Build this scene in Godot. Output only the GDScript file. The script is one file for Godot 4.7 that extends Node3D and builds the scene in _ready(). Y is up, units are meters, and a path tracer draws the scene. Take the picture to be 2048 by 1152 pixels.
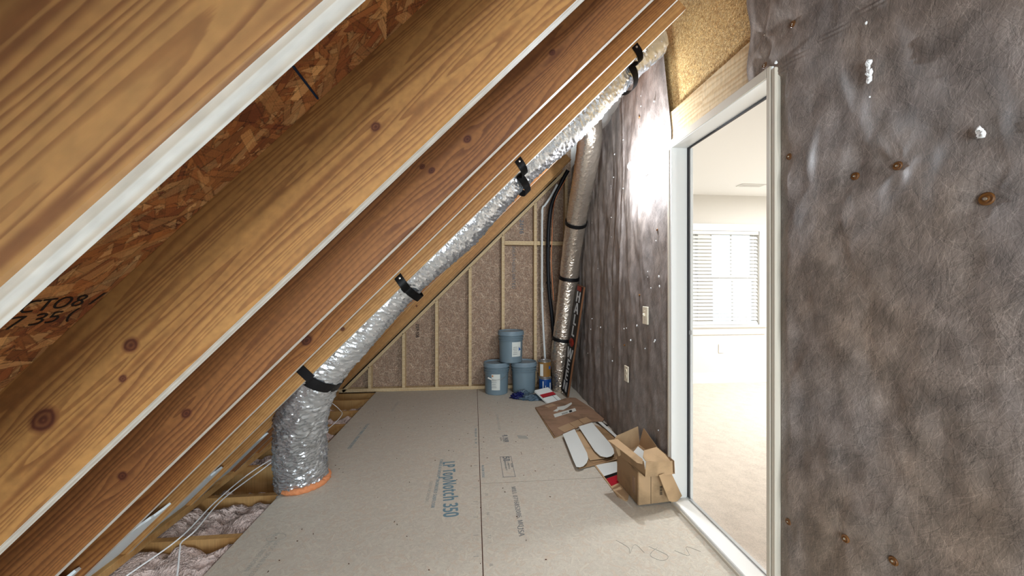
extends Node3D
# Attic storage room beside a bedroom. x = right, y = up, -z = into the room. V(x, y, depth) gives a point.

const EAVE := 1.613          # underside of the rafters: y = x + EAVE
const RD := 0.184            # rafter depth
const R2 := 0.70710678
var rng := RandomNumberGenerator.new()
var M := {}

func V(x, y, d) -> Vector3: return Vector3(x, y, -d)

# ---------------------------------------------------------------- naming
func unique(called: String, parent: Node) -> String:
	if not parent.has_node(NodePath(called)): return called
	var k := 1
	while parent.has_node(NodePath("%s_%03d" % [called, k])): k += 1
	return "%s_%03d" % [called, k]

func part(called: String, shape, material: Material, parent: Node = self) -> MeshInstance3D:
	var o := MeshInstance3D.new()
	o.mesh = shape.commit() if shape is SurfaceTool else shape
	o.material_override = material
	o.name = unique(called, parent)
	parent.add_child(o, true)
	var p: Node = parent
	var off := Vector3.ZERO
	while p != self and p is Node3D:
		off += (p as Node3D).position
		p = p.get_parent()
	o.position = -off
	return o

func tag(o: Node, label: String, category: String, group := "") -> Node:
	o.set_meta("label", label); o.set_meta("category", category)
	if group != "": o.set_meta("group", group)
	return o

func thing(called: String, label: String, category: String, at: Vector3, group := "") -> Node3D:
	var o := Node3D.new()
	o.name = unique(called, self); add_child(o, true); o.position = at
	tag(o, label, category, group)
	return o

func struct(called: String) -> Node3D:
	var o := Node3D.new()
	o.name = unique(called, self); add_child(o, true)
	o.set_meta("kind", "structure")
	return o

# ---------------------------------------------------------------- mesh helpers
func stn() -> SurfaceTool:
	var s := SurfaceTool.new(); s.begin(Mesh.PRIMITIVE_TRIANGLES); return s

func tri(s: SurfaceTool, a: Vector3, b: Vector3, c: Vector3, outw: Vector3, ua := Vector2.ZERO, ub := Vector2.ZERO, uc := Vector2.ZERO) -> void:
	var n := (b - a).cross(c - a)
	if n.length_squared() < 1e-16: return
	if n.dot(outw) > 0:
		var t := b; b = c; c = t
		var u := ub; ub = uc; uc = u
	else: n = -n
	n = n.normalized()
	for q in [[a, ua], [b, ub], [c, uc]]:
		s.set_normal(n); s.set_uv(q[1]); s.add_vertex(q[0])

func quad(s, a, b, c, d, outw, ua := Vector2.ZERO, ub := Vector2.RIGHT, uc := Vector2.ONE, ud := Vector2.DOWN) -> void:
	tri(s, a, b, c, outw, ua, ub, uc); tri(s, a, c, d, outw, ua, uc, ud)

# chamfered box: centre, size, basis
func box(s: SurfaceTool, c: Vector3, size: Vector3, B := Basis.IDENTITY, bev := 0.002) -> void:
	var h := size * 0.5
	bev = min(bev, min(h.x, min(h.y, h.z)) * 0.45)
	var P := func(k: int, sg: Vector3) -> Vector3:   # corner of the face across axis k
		var v := Vector3(sg.x * h.x, sg.y * h.y, sg.z * h.z)
		for j in 3:
			if j != k: v[j] -= sg[j] * bev
		return c + B * v
	for k in 3:
		var i := (k + 1) % 3
		var j := (k + 2) % 3
		for sd in [-1.0, 1.0]:
			var q := []; var uv := []
			for e in [[-1, -1], [1, -1], [1, 1], [-1, 1]]:
				var sg := Vector3.ZERO
				sg[k] = sd; sg[i] = e[0]; sg[j] = e[1]
				q.append(P.call(k, sg)); uv.append(Vector2(e[0] * h[i], e[1] * h[j]))
			var n := Vector3.ZERO
			n[k] = sd
			quad(s, q[0], q[1], q[2], q[3], B * n, uv[0], uv[1], uv[2], uv[3])
	for k in 3:   # edges that run along axis k
		var i := (k + 1) % 3
		var j := (k + 2) % 3
		for a in [-1.0, 1.0]:
			for b in [-1.0, 1.0]:
				var s0 := Vector3.ZERO
				s0[i] = a; s0[j] = b; s0[k] = -1
				var s1 := s0
				s1[k] = 1
				var n := Vector3.ZERO
				n[i] = a; n[j] = b
				quad(s, P.call(i, s0), P.call(i, s1), P.call(j, s1), P.call(j, s0), B * n)
	for a in [-1.0, 1.0]:
		for b in [-1.0, 1.0]:
			for d in [-1.0, 1.0]:
				var sg := Vector3(a, b, d)
				tri(s, P.call(0, sg), P.call(1, sg), P.call(2, sg), B * sg)

func bx(x0, x1, y0, y1, d0, d1, bev := 0.002) -> SurfaceTool:
	var s := stn()
	box(s, V((x0 + x1) * .5, (y0 + y1) * .5, (d0 + d1) * .5), Vector3(abs(x1 - x0), abs(y1 - y0), abs(d1 - d0)), Basis.IDENTITY, bev)
	return s

# smooth grid; rows are arrays of points; closed joins the last column to the first
func grid(s: SurfaceTool, rows: Array, closed := false, flip := false, us := 1.0, vs := 1.0, cols = null) -> void:
	var nr := rows.size()
	var nc: int = rows[0].size()
	var N := []
	for r in nr:
		var line := PackedVector3Array()
		for k in nc:
			var l: int = (k - 1 + nc) % nc if closed else max(k - 1, 0)
			var rr: int = (k + 1) % nc if closed else min(k + 1, nc - 1)
			var du: Vector3 = rows[r][rr] - rows[r][l]
			var dv: Vector3 = rows[min(r + 1, nr - 1)][k] - rows[max(r - 1, 0)][k]
			var n := du.cross(dv)
			if flip: n = -n
			line.append(n.normalized() if n.length_squared() > 1e-20 else Vector3.UP)
		N.append(line)
	var last: int = nc if closed else nc - 1
	for r in nr - 1:
		for k in last:
			var k2 := (k + 1) % nc
			var q := [[r, k, k], [r, k2, k + 1], [r + 1, k2, k + 1], [r + 1, k, k]]
			var order: Array = [0, 1, 2, 0, 2, 3] if flip else [0, 2, 1, 0, 3, 2]
			for o in order:
				var e = q[o]
				s.set_normal(N[e[0]][e[1]])
				s.set_uv(Vector2(float(e[2]) / last * us, float(e[0]) / (nr - 1) * vs))
				if cols != null: s.set_color(cols[e[0]][e[1]])
				s.add_vertex(rows[e[0]][e[1]])

# tube along points; rad(t, ang) gives the radius
func tube(s: SurfaceTool, pts: Array, rad: Callable, seg := 10, caps := true, us := 1.0, vs := 1.0) -> void:
	var rows := []
	var up := Vector3(0.31, 0.2, 0.93).normalized()
	var n := pts.size()
	for i in n:
		var t: Vector3 = (pts[min(i + 1, n - 1)] - pts[max(i - 1, 0)]).normalized()
		up = (up - t * up.dot(t)).normalized()
		var sd := t.cross(up)
		var row := PackedVector3Array()
		for k in seg:
			var a := TAU * k / seg
			row.append(pts[i] + (up * cos(a) + sd * sin(a)) * float(rad.call(float(i) / (n - 1), a)))
		rows.append(row)
	grid(s, rows, true, false, us, vs)
	if caps:
		for e in [0, n - 1]:
			var o: Vector3 = pts[e] - pts[1 if e == 0 else n - 2]
			for k in seg: tri(s, pts[e], rows[e][k], rows[e][(k + 1) % seg], o)

func cord(pts: Array, r: float, seg := 8, step := 0.03) -> SurfaceTool:
	var s := stn()
	tube(s, curve(pts, step), func(_t, _a): return r, seg)
	return s

func curve(pts: Array, step: float) -> Array:
	var c := Curve3D.new()
	for i in pts.size():
		var a: Vector3 = pts[max(i - 1, 0)]
		var b: Vector3 = pts[min(i + 1, pts.size() - 1)]
		var h := (b - a) / 6.0
		c.add_point(pts[i], -h, h)
	c.bake_interval = step * .3
	var n: int = max(3, int(c.get_baked_length() / step))
	var out := []
	for i in n + 1: out.append(c.sample_baked(c.get_baked_length() * i / n))
	return out

# turned profile of (radius, height) about +y of xf
func lathe(s: SurfaceTool, prof: Array, seg: int, xf: Transform3D) -> void:
	var rows := []
	for p in prof:
		var row := PackedVector3Array()
		for k in seg:
			var a := TAU * k / seg
			row.append(xf * Vector3(cos(a) * p.x, p.y, sin(a) * p.x))
		rows.append(row)
	for r in rows.size() - 1:   # flat across sharp profile corners: each band has its own normals
		grid(s, [rows[r], rows[r + 1]], true, false)

func cap(s: SurfaceTool, r: float, y: float, seg: int, xf: Transform3D, up := 1.0) -> void:
	for k in seg:
		var a := TAU * k / seg
		var b := TAU * (k + 1) / seg
		tri(s, xf * Vector3(0, y, 0), xf * Vector3(cos(a) * r, y, sin(a) * r), xf * Vector3(cos(b) * r, y, sin(b) * r), xf.basis * Vector3(0, up, 0))

# flat sheet: polygon in 2D, laid through xf (x, y of the polygon on xf's x and y), thick along xf's z
func sheet(s: SurfaceTool, poly: PackedVector2Array, xf: Transform3D, th: float) -> void:
	var tr := Geometry2D.triangulate_polygon(poly)
	var z := xf.basis.z
	for i in range(0, tr.size(), 3):
		var a := poly[tr[i]]; var b := poly[tr[i + 1]]; var c := poly[tr[i + 2]]
		for e in [[0.0, -z], [th, z]]:
			var zz: float = e[0]
			tri(s, xf * Vector3(a.x, a.y, zz), xf * Vector3(b.x, b.y, zz), xf * Vector3(c.x, c.y, zz), e[1], a, b, c)
	var area := 0.0
	for i in poly.size():
		var a := poly[i]; var b := poly[(i + 1) % poly.size()]
		area += a.x * b.y - b.x * a.y
	for i in poly.size():
		var a := poly[i]; var b := poly[(i + 1) % poly.size()]
		var o2 := Vector2(b.y - a.y, a.x - b.x) * signf(area)
		quad(s, xf * Vector3(a.x, a.y, 0), xf * Vector3(b.x, b.y, 0), xf * Vector3(b.x, b.y, th), xf * Vector3(a.x, a.y, th), xf.basis * Vector3(o2.x, o2.y, 0), a, b, b, a)

# sheet through 3D corners (planar or nearly so), thickness away from the first normal
func sheet3(s: SurfaceTool, p: Array, th: float) -> void:
	var n := Vector3.ZERO
	for i in p.size():
		n += (p[i] - p[0]).cross(p[(i + 1) % p.size()] - p[0])
	n = n.normalized()
	var x: Vector3 = (p[1] - p[0]).normalized()
	x = (x - n * x.dot(n)).normalized()
	var xf := Transform3D(Basis(x, n.cross(x), n), p[0])
	var poly := PackedVector2Array()
	for q in p:
		var l: Vector3 = xf.affine_inverse() * q
		poly.append(Vector2(l.x, l.y))
	sheet(s, poly, xf, th)

# sheet lying on the floor: corners as [x, depth]
func flat(pts: Array, y0: float, th: float) -> SurfaceTool:
	var s := stn()
	var poly := PackedVector2Array()
	for p in pts: poly.append(Vector2(p[0], p[1]))
	sheet(s, poly, Transform3D(Basis(Vector3.RIGHT, Vector3(0, 0, -1), Vector3.UP), Vector3(0, y0, 0)), th)
	return s

func letters(text: String, size: float, depth := 0.0006, font := "Droid Sans", bold := false) -> ArrayMesh:
	var t := TextMesh.new()
	var f := SystemFont.new()
	f.font_names = PackedStringArray([font])
	if bold: f.font_weight = 700
	t.font = f; t.text = text; t.font_size = 64; t.pixel_size = size / 46.0; t.depth = depth; t.curve_step = 2.0
	var a := ArrayMesh.new()
	for k in t.get_surface_count(): a.add_surface_from_arrays(Mesh.PRIMITIVE_TRIANGLES, t.surface_get_arrays(k))
	return a

# lettering set at a place: at the middle of the text, x along the writing, y to the tops
func write(called: String, text: String, size: float, at: Vector3, x: Vector3, y: Vector3, m: Material, parent: Node, stretch := 1.0, bold := false, depth := 0.0006) -> void:
	var st := stn()
	var xn := x.normalized(); var yn := y.normalized()
	st.append_from(letters(text, size, depth, "Droid Sans", bold), 0, Transform3D(Basis(xn * stretch, yn, xn.cross(yn)), at))
	part(called, st, m, parent)

# ---------------------------------------------------------------- materials
func mat(c: Color, rough := 0.7, metal := 0.0) -> StandardMaterial3D:
	var m := StandardMaterial3D.new()
	m.albedo_color = c; m.roughness = rough; m.metallic = metal
	m.metallic_specular = 0.4
	return m

func tex(w: int, h: int, data: PackedByteArray) -> ImageTexture:
	return ImageTexture.create_from_image(Image.create_from_data(w, h, false, Image.FORMAT_RGB8, data))

func noise_bytes(w: int, h: int, freq: float, sd: int, oct := 3, kind := FastNoiseLite.TYPE_SIMPLEX_SMOOTH, seamless := true) -> PackedByteArray:
	var n := FastNoiseLite.new()
	n.seed = sd; n.frequency = freq; n.noise_type = kind
	n.fractal_type = FastNoiseLite.FRACTAL_FBM if oct > 1 else FastNoiseLite.FRACTAL_NONE
	n.fractal_octaves = oct
	var im := n.get_seamless_image(w, h) if seamless else n.get_image(w, h)
	im.convert(Image.FORMAT_L8)
	return im.get_data()

func height_tex(w: int, freq: float, sd: int, oct := 4, kind := FastNoiseLite.TYPE_SIMPLEX_SMOOTH) -> ImageTexture:
	return ImageTexture.create_from_image(Image.create_from_data(w, w, false, Image.FORMAT_L8, noise_bytes(w, w, freq, sd, oct, kind)))

# softwood face: wide x high metres, knots as [along, across, radius]
func wood_tex(w: int, h: int, wid: float, hgt: float, sd: int, light: Color, dark: Color, rings: float, wav: float, knots: Array) -> ImageTexture:
	var W4 := w / 8
	var W6 := w / 16
	var n1 := noise_bytes(W4, h, 0.012, sd, 2, FastNoiseLite.TYPE_SIMPLEX_SMOOTH, false)
	var n2 := noise_bytes(w / 16, h, 0.035, sd + 7, 3, FastNoiseLite.TYPE_SIMPLEX_SMOOTH, false)
	var n3 := noise_bytes(w, h / 2, 0.09, sd + 3, 3, FastNoiseLite.TYPE_SIMPLEX_SMOOTH, false)
	var d := PackedByteArray(); d.resize(w * h * 3)
	var kd := Color(0.22, 0.08, 0.04)
	for y in h:
		var v := float(y) / h * hgt
		var y2 := y / 2
		for x in w:
			var u := float(x) / w * wid
			var fx := (x % 8) / 8.0
			var fx2 := (x % 16) / 16.0
			var i1 := y * W4 + x / 8
			var i2 := y * W6 + x / 16
			var a := lerpf(n1[i1], n1[i1 + 1 if x / 8 < W4 - 1 else i1], fx) / 255.0
			var b := lerpf(n2[i2], n2[i2 + 1 if x / 16 < W6 - 1 else i2], fx2) / 255.0
			var t := (v / hgt) * rings + (a - 0.5) * wav + (b - .5) * .35
			var kt := 0.0
			for k in knots:
				var du: float = (u - k[0]) / (k[2] * 7.0)
				if du > 2.2 or du < -2.2: continue
				var dv: float = v - k[1]
				var e := exp(-du * du)
				t -= (rings / hgt) * dv * e * 0.8 * exp(-dv * dv / (k[2] * k[2] * 9.0))
				var rr: float = sqrt((u - k[0]) * (u - k[0]) * 0.62 + dv * dv) / k[2] + (b - .5) * .3
				if rr < 1.5: kt = maxf(kt, clampf((1.5 - rr) * 1.6, 0, 1) * (0.8 + .2 * sin(rr * 9.0)))
			var fr := t - floorf(t)
			var lw := smoothstep(0.25, 0.9, fr) * (1.0 - smoothstep(0.93, 1.0, fr))
			var c := light.lerp(dark, clampf(lw * 0.62 + (a - .5) * .55 + (b - .5) * .3, 0, 1))
			c = c.lerp(kd, kt * .88)
			var g := 0.93 + n3[y2 * w + x] / 255.0 * 0.14
			var o := (y * w + x) * 3
			d[o] = int(clampf(c.r * g, 0, 1) * 255); d[o + 1] = int(clampf(c.g * g, 0, 1) * 255); d[o + 2] = int(clampf(c.b * g, 0, 1) * 255)
	return tex(w, h, d)

# pressed strand board
func strand_tex(w: int, sd: int, count: int, l0: float, l1: float, w0: float, w1: float, pal: Array, edge: float, vary: float) -> ImageTexture:
	var r := RandomNumberGenerator.new(); r.seed = sd
	var d := PackedByteArray(); d.resize(w * w * 3)
	var nb := noise_bytes(w, w, 0.03, sd, 3)
	var c0: Color = pal[0]
	for i in w * w:
		var g := (0.7 if edge < .9 else .94) + nb[i] / 255.0 * (0.5 if edge < .9 else .1)
		d[i * 3] = int(minf(c0.r * g, 1) * 255); d[i * 3 + 1] = int(minf(c0.g * g, 1) * 255); d[i * 3 + 2] = int(minf(c0.b * g, 1) * 255)
	var m := w - 1
	for k in count:
		var cx := r.randf() * w; var cy := r.randf() * w
		var an := r.randf_range(-PI, PI)
		var hl := r.randf_range(l0, l1) * .5; var hw := r.randf_range(w0, w1) * .5
		var col: Color = pal[r.randi() % pal.size()]
		var vv := 1.0 + r.randf_range(-vary, vary)
		var ca := cos(an); var sa := sin(an)
		var ph := r.randf() * 9.0
		var skew := r.randf_range(-.5, .5)
		var b := -hw
		while b <= hw:
			var g := vv * (1.0 + 0.07 * sin(b * 2.3 + ph) + 0.05 * sin(b * 5.1))
			var dark := edge if (b > hw - 0.9 or b < -hw + 0.8) else 1.0
			var cr := int(clampf(col.r * g * dark, 0, 1) * 255); var cg := int(clampf(col.g * g * dark, 0, 1) * 255); var cb := int(clampf(col.b * g * dark, 0, 1) * 255)
			var a := -hl + b * skew
			var e := hl + b * skew * .7
			while a <= e:
				var o := (((int(cy + a * sa + b * ca) & m) * w) + (int(cx + a * ca - b * sa) & m)) * 3
				d[o] = cr; d[o + 1] = cg; d[o + 2] = cb
				a += 0.8
			b += 0.8
	return tex(w, w, d)

# black-brown spun facing with loose fibres
func fibre_tex(w: int, sd: int, base: Color, n: int, bias: float, spread: float, str_: float, relief := false, blot := .36) -> ImageTexture:
	var r := RandomNumberGenerator.new(); r.seed = sd
	var f := PackedFloat32Array(); f.resize(w * w)
	var nb := noise_bytes(w, w, 0.006, sd, 5)
	for i in w * w: f[i] = 1.0 - blot * .5 + nb[i] / 255.0 * blot
	var m := w - 1
	for k in n:
		var x := r.randf() * w; var y := r.randf() * w
		var an := bias + r.randfn() * spread
		var bend := r.randf_range(-.012, .012)
		var L := r.randi_range(25, 110)
		var amt := r.randf_range(-str_, str_)
		for i in L:
			var o := (int(y) & m) * w + (int(x) & m)
			f[o] += amt * (1.0 - f[o] * .3)
			an += bend
			x += cos(an); y += sin(an)
	var d := PackedByteArray(); d.resize(w * w * 3)
	for i in w * w:
		var g := clampf(f[i], 0.4, 1.7)
		if relief: g *= .5
		d[i * 3] = int(minf(base.r * g, 1) * 255); d[i * 3 + 1] = int(minf(base.g * g, 1) * 255); d[i * 3 + 2] = int(minf(base.b * g, 1) * 255)
	return tex(w, w, d)

func tri_m(m: StandardMaterial3D, scale: float, world := true) -> StandardMaterial3D:
	m.uv1_triplanar = true; m.uv1_world_triplanar = world
	m.uv1_scale = Vector3.ONE * scale
	return m

func relief(m: StandardMaterial3D, t: Texture2D, cm: float) -> StandardMaterial3D:
	m.heightmap_enabled = true; m.heightmap_texture = t; m.heightmap_scale = cm
	return m

func make_materials() -> void:
	var osb_roof := strand_tex(512, 11, 1500, 40, 110, 5, 20, [Color(.56, .34, .19), Color(.64, .42, .24), Color(.5, .29, .16), Color(.72, .53, .33), Color(.6, .37, .19), Color(.42, .22, .13), Color(.77, .6, .4)], .55, .16)
	var osb_wall := strand_tex(512, 12, 2600, 25, 70, 3, 11, [Color(.62, .53, .45), Color(.68, .59, .5), Color(.57, .47, .4), Color(.73, .64, .55), Color(.64, .52, .43), Color(.55, .45, .38)], .8, .1)
	var chip := strand_tex(512, 13, 9000, 6, 22, 1.5, 5, [Color(.8, .66, .43), Color(.86, .73, .5), Color(.72, .56, .34), Color(.9, .79, .58), Color(.62, .46, .26), Color(.82, .67, .43)], .8, .14)
	var deck := strand_tex(1024, 14, 7000, 14, 50, 3, 12, [Color(.735, .705, .65), Color(.745, .715, .66), Color(.725, .69, .635), Color(.755, .725, .665), Color(.735, .685, .62)], .992, .014)
	M.osb_roof = tri_m(mat(Color(1, 1, 1), .8), 1.7); M.osb_roof.albedo_texture = osb_roof
	M.osb_wall = tri_m(mat(Color(1, 1, 1), .8), 2.3); M.osb_wall.albedo_texture = osb_wall
	M.chip = tri_m(mat(Color(1, 1, 1), .8), 2.6); M.chip.albedo_texture = chip
	M.deck = tri_m(mat(Color(1, 1, 1), .62), 0.9); M.deck.albedo_texture = deck
	
	var wl := Color(.56, .4, .22); var wd := Color(.38, .23, .11)
	# faces of the five rafters nearest the camera: knots as the photograph shows them
	M.raf0 = mat(Color.WHITE, .6); M.raf0.albedo_texture = wood_tex(1536, 192, 4.35, RD, 21, Color(.46, .33, .185), Color(.29, .165, .08), 8, 6.0, [[1.2, .1, .016]])
	M.raf1 = mat(Color.WHITE, .6); M.raf1.albedo_texture = wood_tex(2048, 256, 4.35, RD, 22, wl, wd, 10, 5.0, [[2.575, .081, .0065], [2.0, .092, .0095], [1.814, .1, .0155], [1.95, .061, .005]])
	M.raf2 = mat(Color.WHITE, .6); M.raf2.albedo_texture = wood_tex(2048, 192, 4.35, RD, 23, Color(.51, .335, .18), Color(.33, .185, .09), 15, 3.5, [[2.8, .077, .009], [3.169, .088, .007], [2.648, .109, .006], [2.66, .083, .007], [1.707, .066, .01], [1.478, .064, .009]])
	M.raf3 = mat(Color.WHITE, .6); M.raf3.albedo_texture = wood_tex(1536, 128, 4.35, RD, 24, Color(.58, .385, .2), Color(.38, .215, .1), 14, 3.5, [[1.9, .05, .014], [1.93, .09, .01]])
	M.raf4 = mat(Color.WHITE, .6); M.raf4.albedo_texture = wood_tex(1024, 96, 4.35, RD, 25, Color(.7, .53, .32), Color(.52, .34, .18), 12, 3.0, [[1.9, .05, .008]])
	M.edge = mat(Color.WHITE, .65); M.edge.albedo_texture = wood_tex(1024, 32, 4.35, .038, 26, Color(.82, .82, .8), Color(.72, .67, .6), 2.2, 1.2, [])
	var pine := wood_tex(1024, 64, 2.0, .1, 27, Color(.8, .71, .56), Color(.68, .54, .37), 6, 2.4, [[.5, .04, .006], [1.4, .06, .005]])
	M.pine = mat(Color(1, 1, 1), .65); M.pine.albedo_texture = pine; M.pine.uv1_scale = Vector3(.55, 9, 1)
	M.pine_u = mat(Color(1, 1, 1), .65); M.pine_u.albedo_texture = pine; M.pine_u.uv1_scale = Vector3(.5, 5.0, 1)
	M.joist = tri_m(mat(Color(.86, .76, .62), .7), 1.0); M.joist.albedo_texture = pine
	M.foil = tri_m(mat(Color(.83, .85, .87), .22, .86), 6.0)
	var cn := NoiseTexture2D.new(); var fn := FastNoiseLite.new()
	fn.noise_type = FastNoiseLite.TYPE_CELLULAR; fn.frequency = .022; fn.cellular_return_type = FastNoiseLite.RETURN_DISTANCE2_SUB; fn.fractal_octaves = 2; fn.seed = 4
	fn.domain_warp_enabled = true; fn.domain_warp_amplitude = 30; fn.domain_warp_frequency = .01
	cn.noise = fn; cn.width = 512; cn.height = 512; cn.seamless = true
	relief(M.foil, height_tex(512, .02, 8, 4, FastNoiseLite.TYPE_CELLULAR), .25)
	M.foil2 = tri_m(mat(Color(.84, .79, .73), .23, .86), 6.0); relief(M.foil2, M.foil.heightmap_texture, .25)
	M.facing = tri_m(mat(Color(1, 1, 1), .5), 1.15); M.facing.albedo_texture = fibre_tex(1024, 31, Color(.55, .53, .52), 17000, 1.35, .5, .32)
	M.facing.vertex_color_use_as_albedo = true; M.facing.metallic_specular = .5
	relief(M.facing, fibre_tex(1024, 32, Color(1, 1, 1), 14000, 1.45, .6, .12, true), .12)
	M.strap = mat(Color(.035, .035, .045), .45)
	M.white_paint = mat(Color(.9, .9, .885), .35)
	M.jamb_edge = mat(Color(.8, .765, .7), .5)
	M.gasket = mat(Color(.2, .2, .21), .5)
	M.alu = mat(Color(.75, .76, .77), .35, .8)
	M.white_plastic = mat(Color(.92, .91, .88), .3)
	M.ivory = mat(Color(.9, .86, .77), .35)
	M.dark_slot = mat(Color(.12, .1, .09), .6)
	M.cap = mat(Color(.42, .27, .13), .4)
	M.nail = mat(Color(.8, .78, .72), .3, .8)
	M.compound = mat(Color(.93, .93, .92), .8)
	M.foam = mat(Color(.9, .95, .97), .8)
	M.orange_foam = tri_m(mat(Color(.82, .53, .35), .75), 5.0); relief(M.orange_foam, height_tex(256, .05, 9), .3)
	M.cable = mat(Color(.96, .97, .97), .35)
	M.pvc = mat(Color(.82, .83, .82), .35)
	M.black_rubber = mat(Color(.022, .028, .05), .55)
	M.copper = mat(Color(.72, .45, .3), .35, .9)
	M.bucket = mat(Color(.43, .5, .535), .42)
	M.bucket_lid = mat(Color(.46, .53, .57), .38)
	M.paper = mat(Color(.82, .83, .8), .7)
	M.print_grey = mat(Color(.4, .42, .44), .8)
	M.print_blue = mat(Color(.05, .32, .62), .6)
	M.print_orange = mat(Color(.75, .5, .3), .6)
	M.blue_can = mat(Color(.05, .24, .48), .4)
	M.can_label = mat(Color(.5, .36, .16), .5)
	M.tin = mat(Color(.7, .7, .7), .3, .9)
	M.bag_blue = mat(Color(.05, .08, .3), .35)
	M.bag_grey = mat(Color(.3, .37, .42), .4)
	M.card = tri_m(mat(Color(.72, .6, .46), .8), 2.5); M.card.albedo_texture = fibre_tex(256, 41, Color(.97, .97, .96), 1500, 0.0, .4, .03)
	M.card_dark = tri_m(mat(Color(.6, .48, .35), .8), 2.5); M.card_dark.albedo_texture = M.card.albedo_texture
	M.card_grey = tri_m(mat(Color(.58, .46, .37), .8), 2.5); M.card_grey.albedo_texture = M.card.albedo_texture
	M.tape = mat(Color(.68, .56, .43), .35)
	M.white_card = mat(Color(.84, .85, .83), .55)
	M.red_card = mat(Color(.62, .06, .13), .5)
	M.black_card = mat(Color(.03, .03, .035), .45)
	M.sign_white = mat(Color(.7, .7, .69), .5)
	M.sign_edge = mat(Color(.42, .28, .18), .6)
	M.pumpkin = mat(Color(.5, .12, .06), .5)
	M.floor_print = mat(Color(.4, .5, .54), .75)
	M.floor_print2 = mat(Color(.4, .42, .43), .75)
	M.faint_print = mat(Color(.63, .62, .585), .75)
	M.osb_print = mat(Color(.1, .07, .06), .8)
	M.chalk = mat(Color(.04, .14, .25), .8)
	M.seam = mat(Color(.3, .16, .1), .9)
	M.batt = tri_m(mat(Color(.93, .85, .81), .95), 3.0); M.batt.albedo_texture = fibre_tex(512, 51, Color(.95, .93, .93), 9000, .4, 1.2, .22)
	relief(M.batt, height_tex(512, .04, 19, 5), 1.5)
	M.drywall = mat(Color(.87, .86, .835), .8)
	M.ceiling_paint = mat(Color(.93, .93, .92), .9)
	M.carpet = tri_m(mat(Color(.86, .815, .765), .95), 2.2); M.carpet.albedo_texture = fibre_tex(512, 61, Color(.95, .95, .95), 14000, 0.0, 3.0, .06, false, .07)
	relief(M.carpet, height_tex(512, .09, 20, 5), .12)
	M.slat = mat(Color(.93, .93, .92), .45); M.slat.backlight_enabled = true; M.slat.backlight = Color(.35, .35, .35)
	M.glass = mat(Color(.9, .95, .95, .08), .02); M.glass.transparency = BaseMaterial3D.TRANSPARENCY_ALPHA
	M.outside = mat(Color(.55, .55, .5), .9)
	M.bulb = mat(Color(1, 1, 1), .3); M.bulb.emission_enabled = true; M.bulb.emission = Color(1, .98, .95); M.bulb.emission_energy_multiplier = 6.0
	M.panel_glow = mat(Color(1, 1, 1), .5); M.panel_glow.emission_enabled = true; M.panel_glow.emission = Color(1, .98, .95); M.panel_glow.emission_energy_multiplier = 3.0

# ---------------------------------------------------------------- scene
func _ready() -> void:
	rng.seed = 7
	# camera, sky, exposure
	var cam := Camera3D.new(); cam.name = "camera"; add_child(cam)
	cam.position = Vector3(0, 1.25, 0)
	cam.rotation.y = -atan(76.0 / 775.0)
	cam.keep_aspect = Camera3D.KEEP_HEIGHT
	cam.fov = rad_to_deg(2.0 * atan(576.0 / 775.0)); cam.near = 0.02; cam.far = 100.0
	cam.current = true
	var we := WorldEnvironment.new(); we.name = "world_environment"
	var env := Environment.new()
	env.background_mode = Environment.BG_COLOR
	env.background_color = Color(.93, .97, 1.0); env.background_energy_multiplier = 1.5
	env.tonemap_mode = Environment.TONE_MAPPER_LINEAR; env.tonemap_exposure = 1.0
	env.sdfgi_enabled = true; env.ssao_enabled = true; env.ssil_enabled = true
	we.environment = env; add_child(we)
	make_materials()
	build_floor()
	build_roof()
	build_gable_wall()
	build_door_wall()
	build_bedroom()
	build_lamps()
	build_ducts()
	build_lines()
	build_buckets()
	build_cartons()
	build_wall_plates()
	build_cables()

func lamp(at: Vector3, energy: float, c: Color, size := 0.03) -> void:
	var l := OmniLight3D.new(); l.name = unique("lamp_light", self); add_child(l, true)
	l.position = at; l.light_energy = energy; l.light_color = c; l.light_size = size
	l.omni_range = 12; l.omni_attenuation = 2; l.shadow_enabled = true

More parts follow.
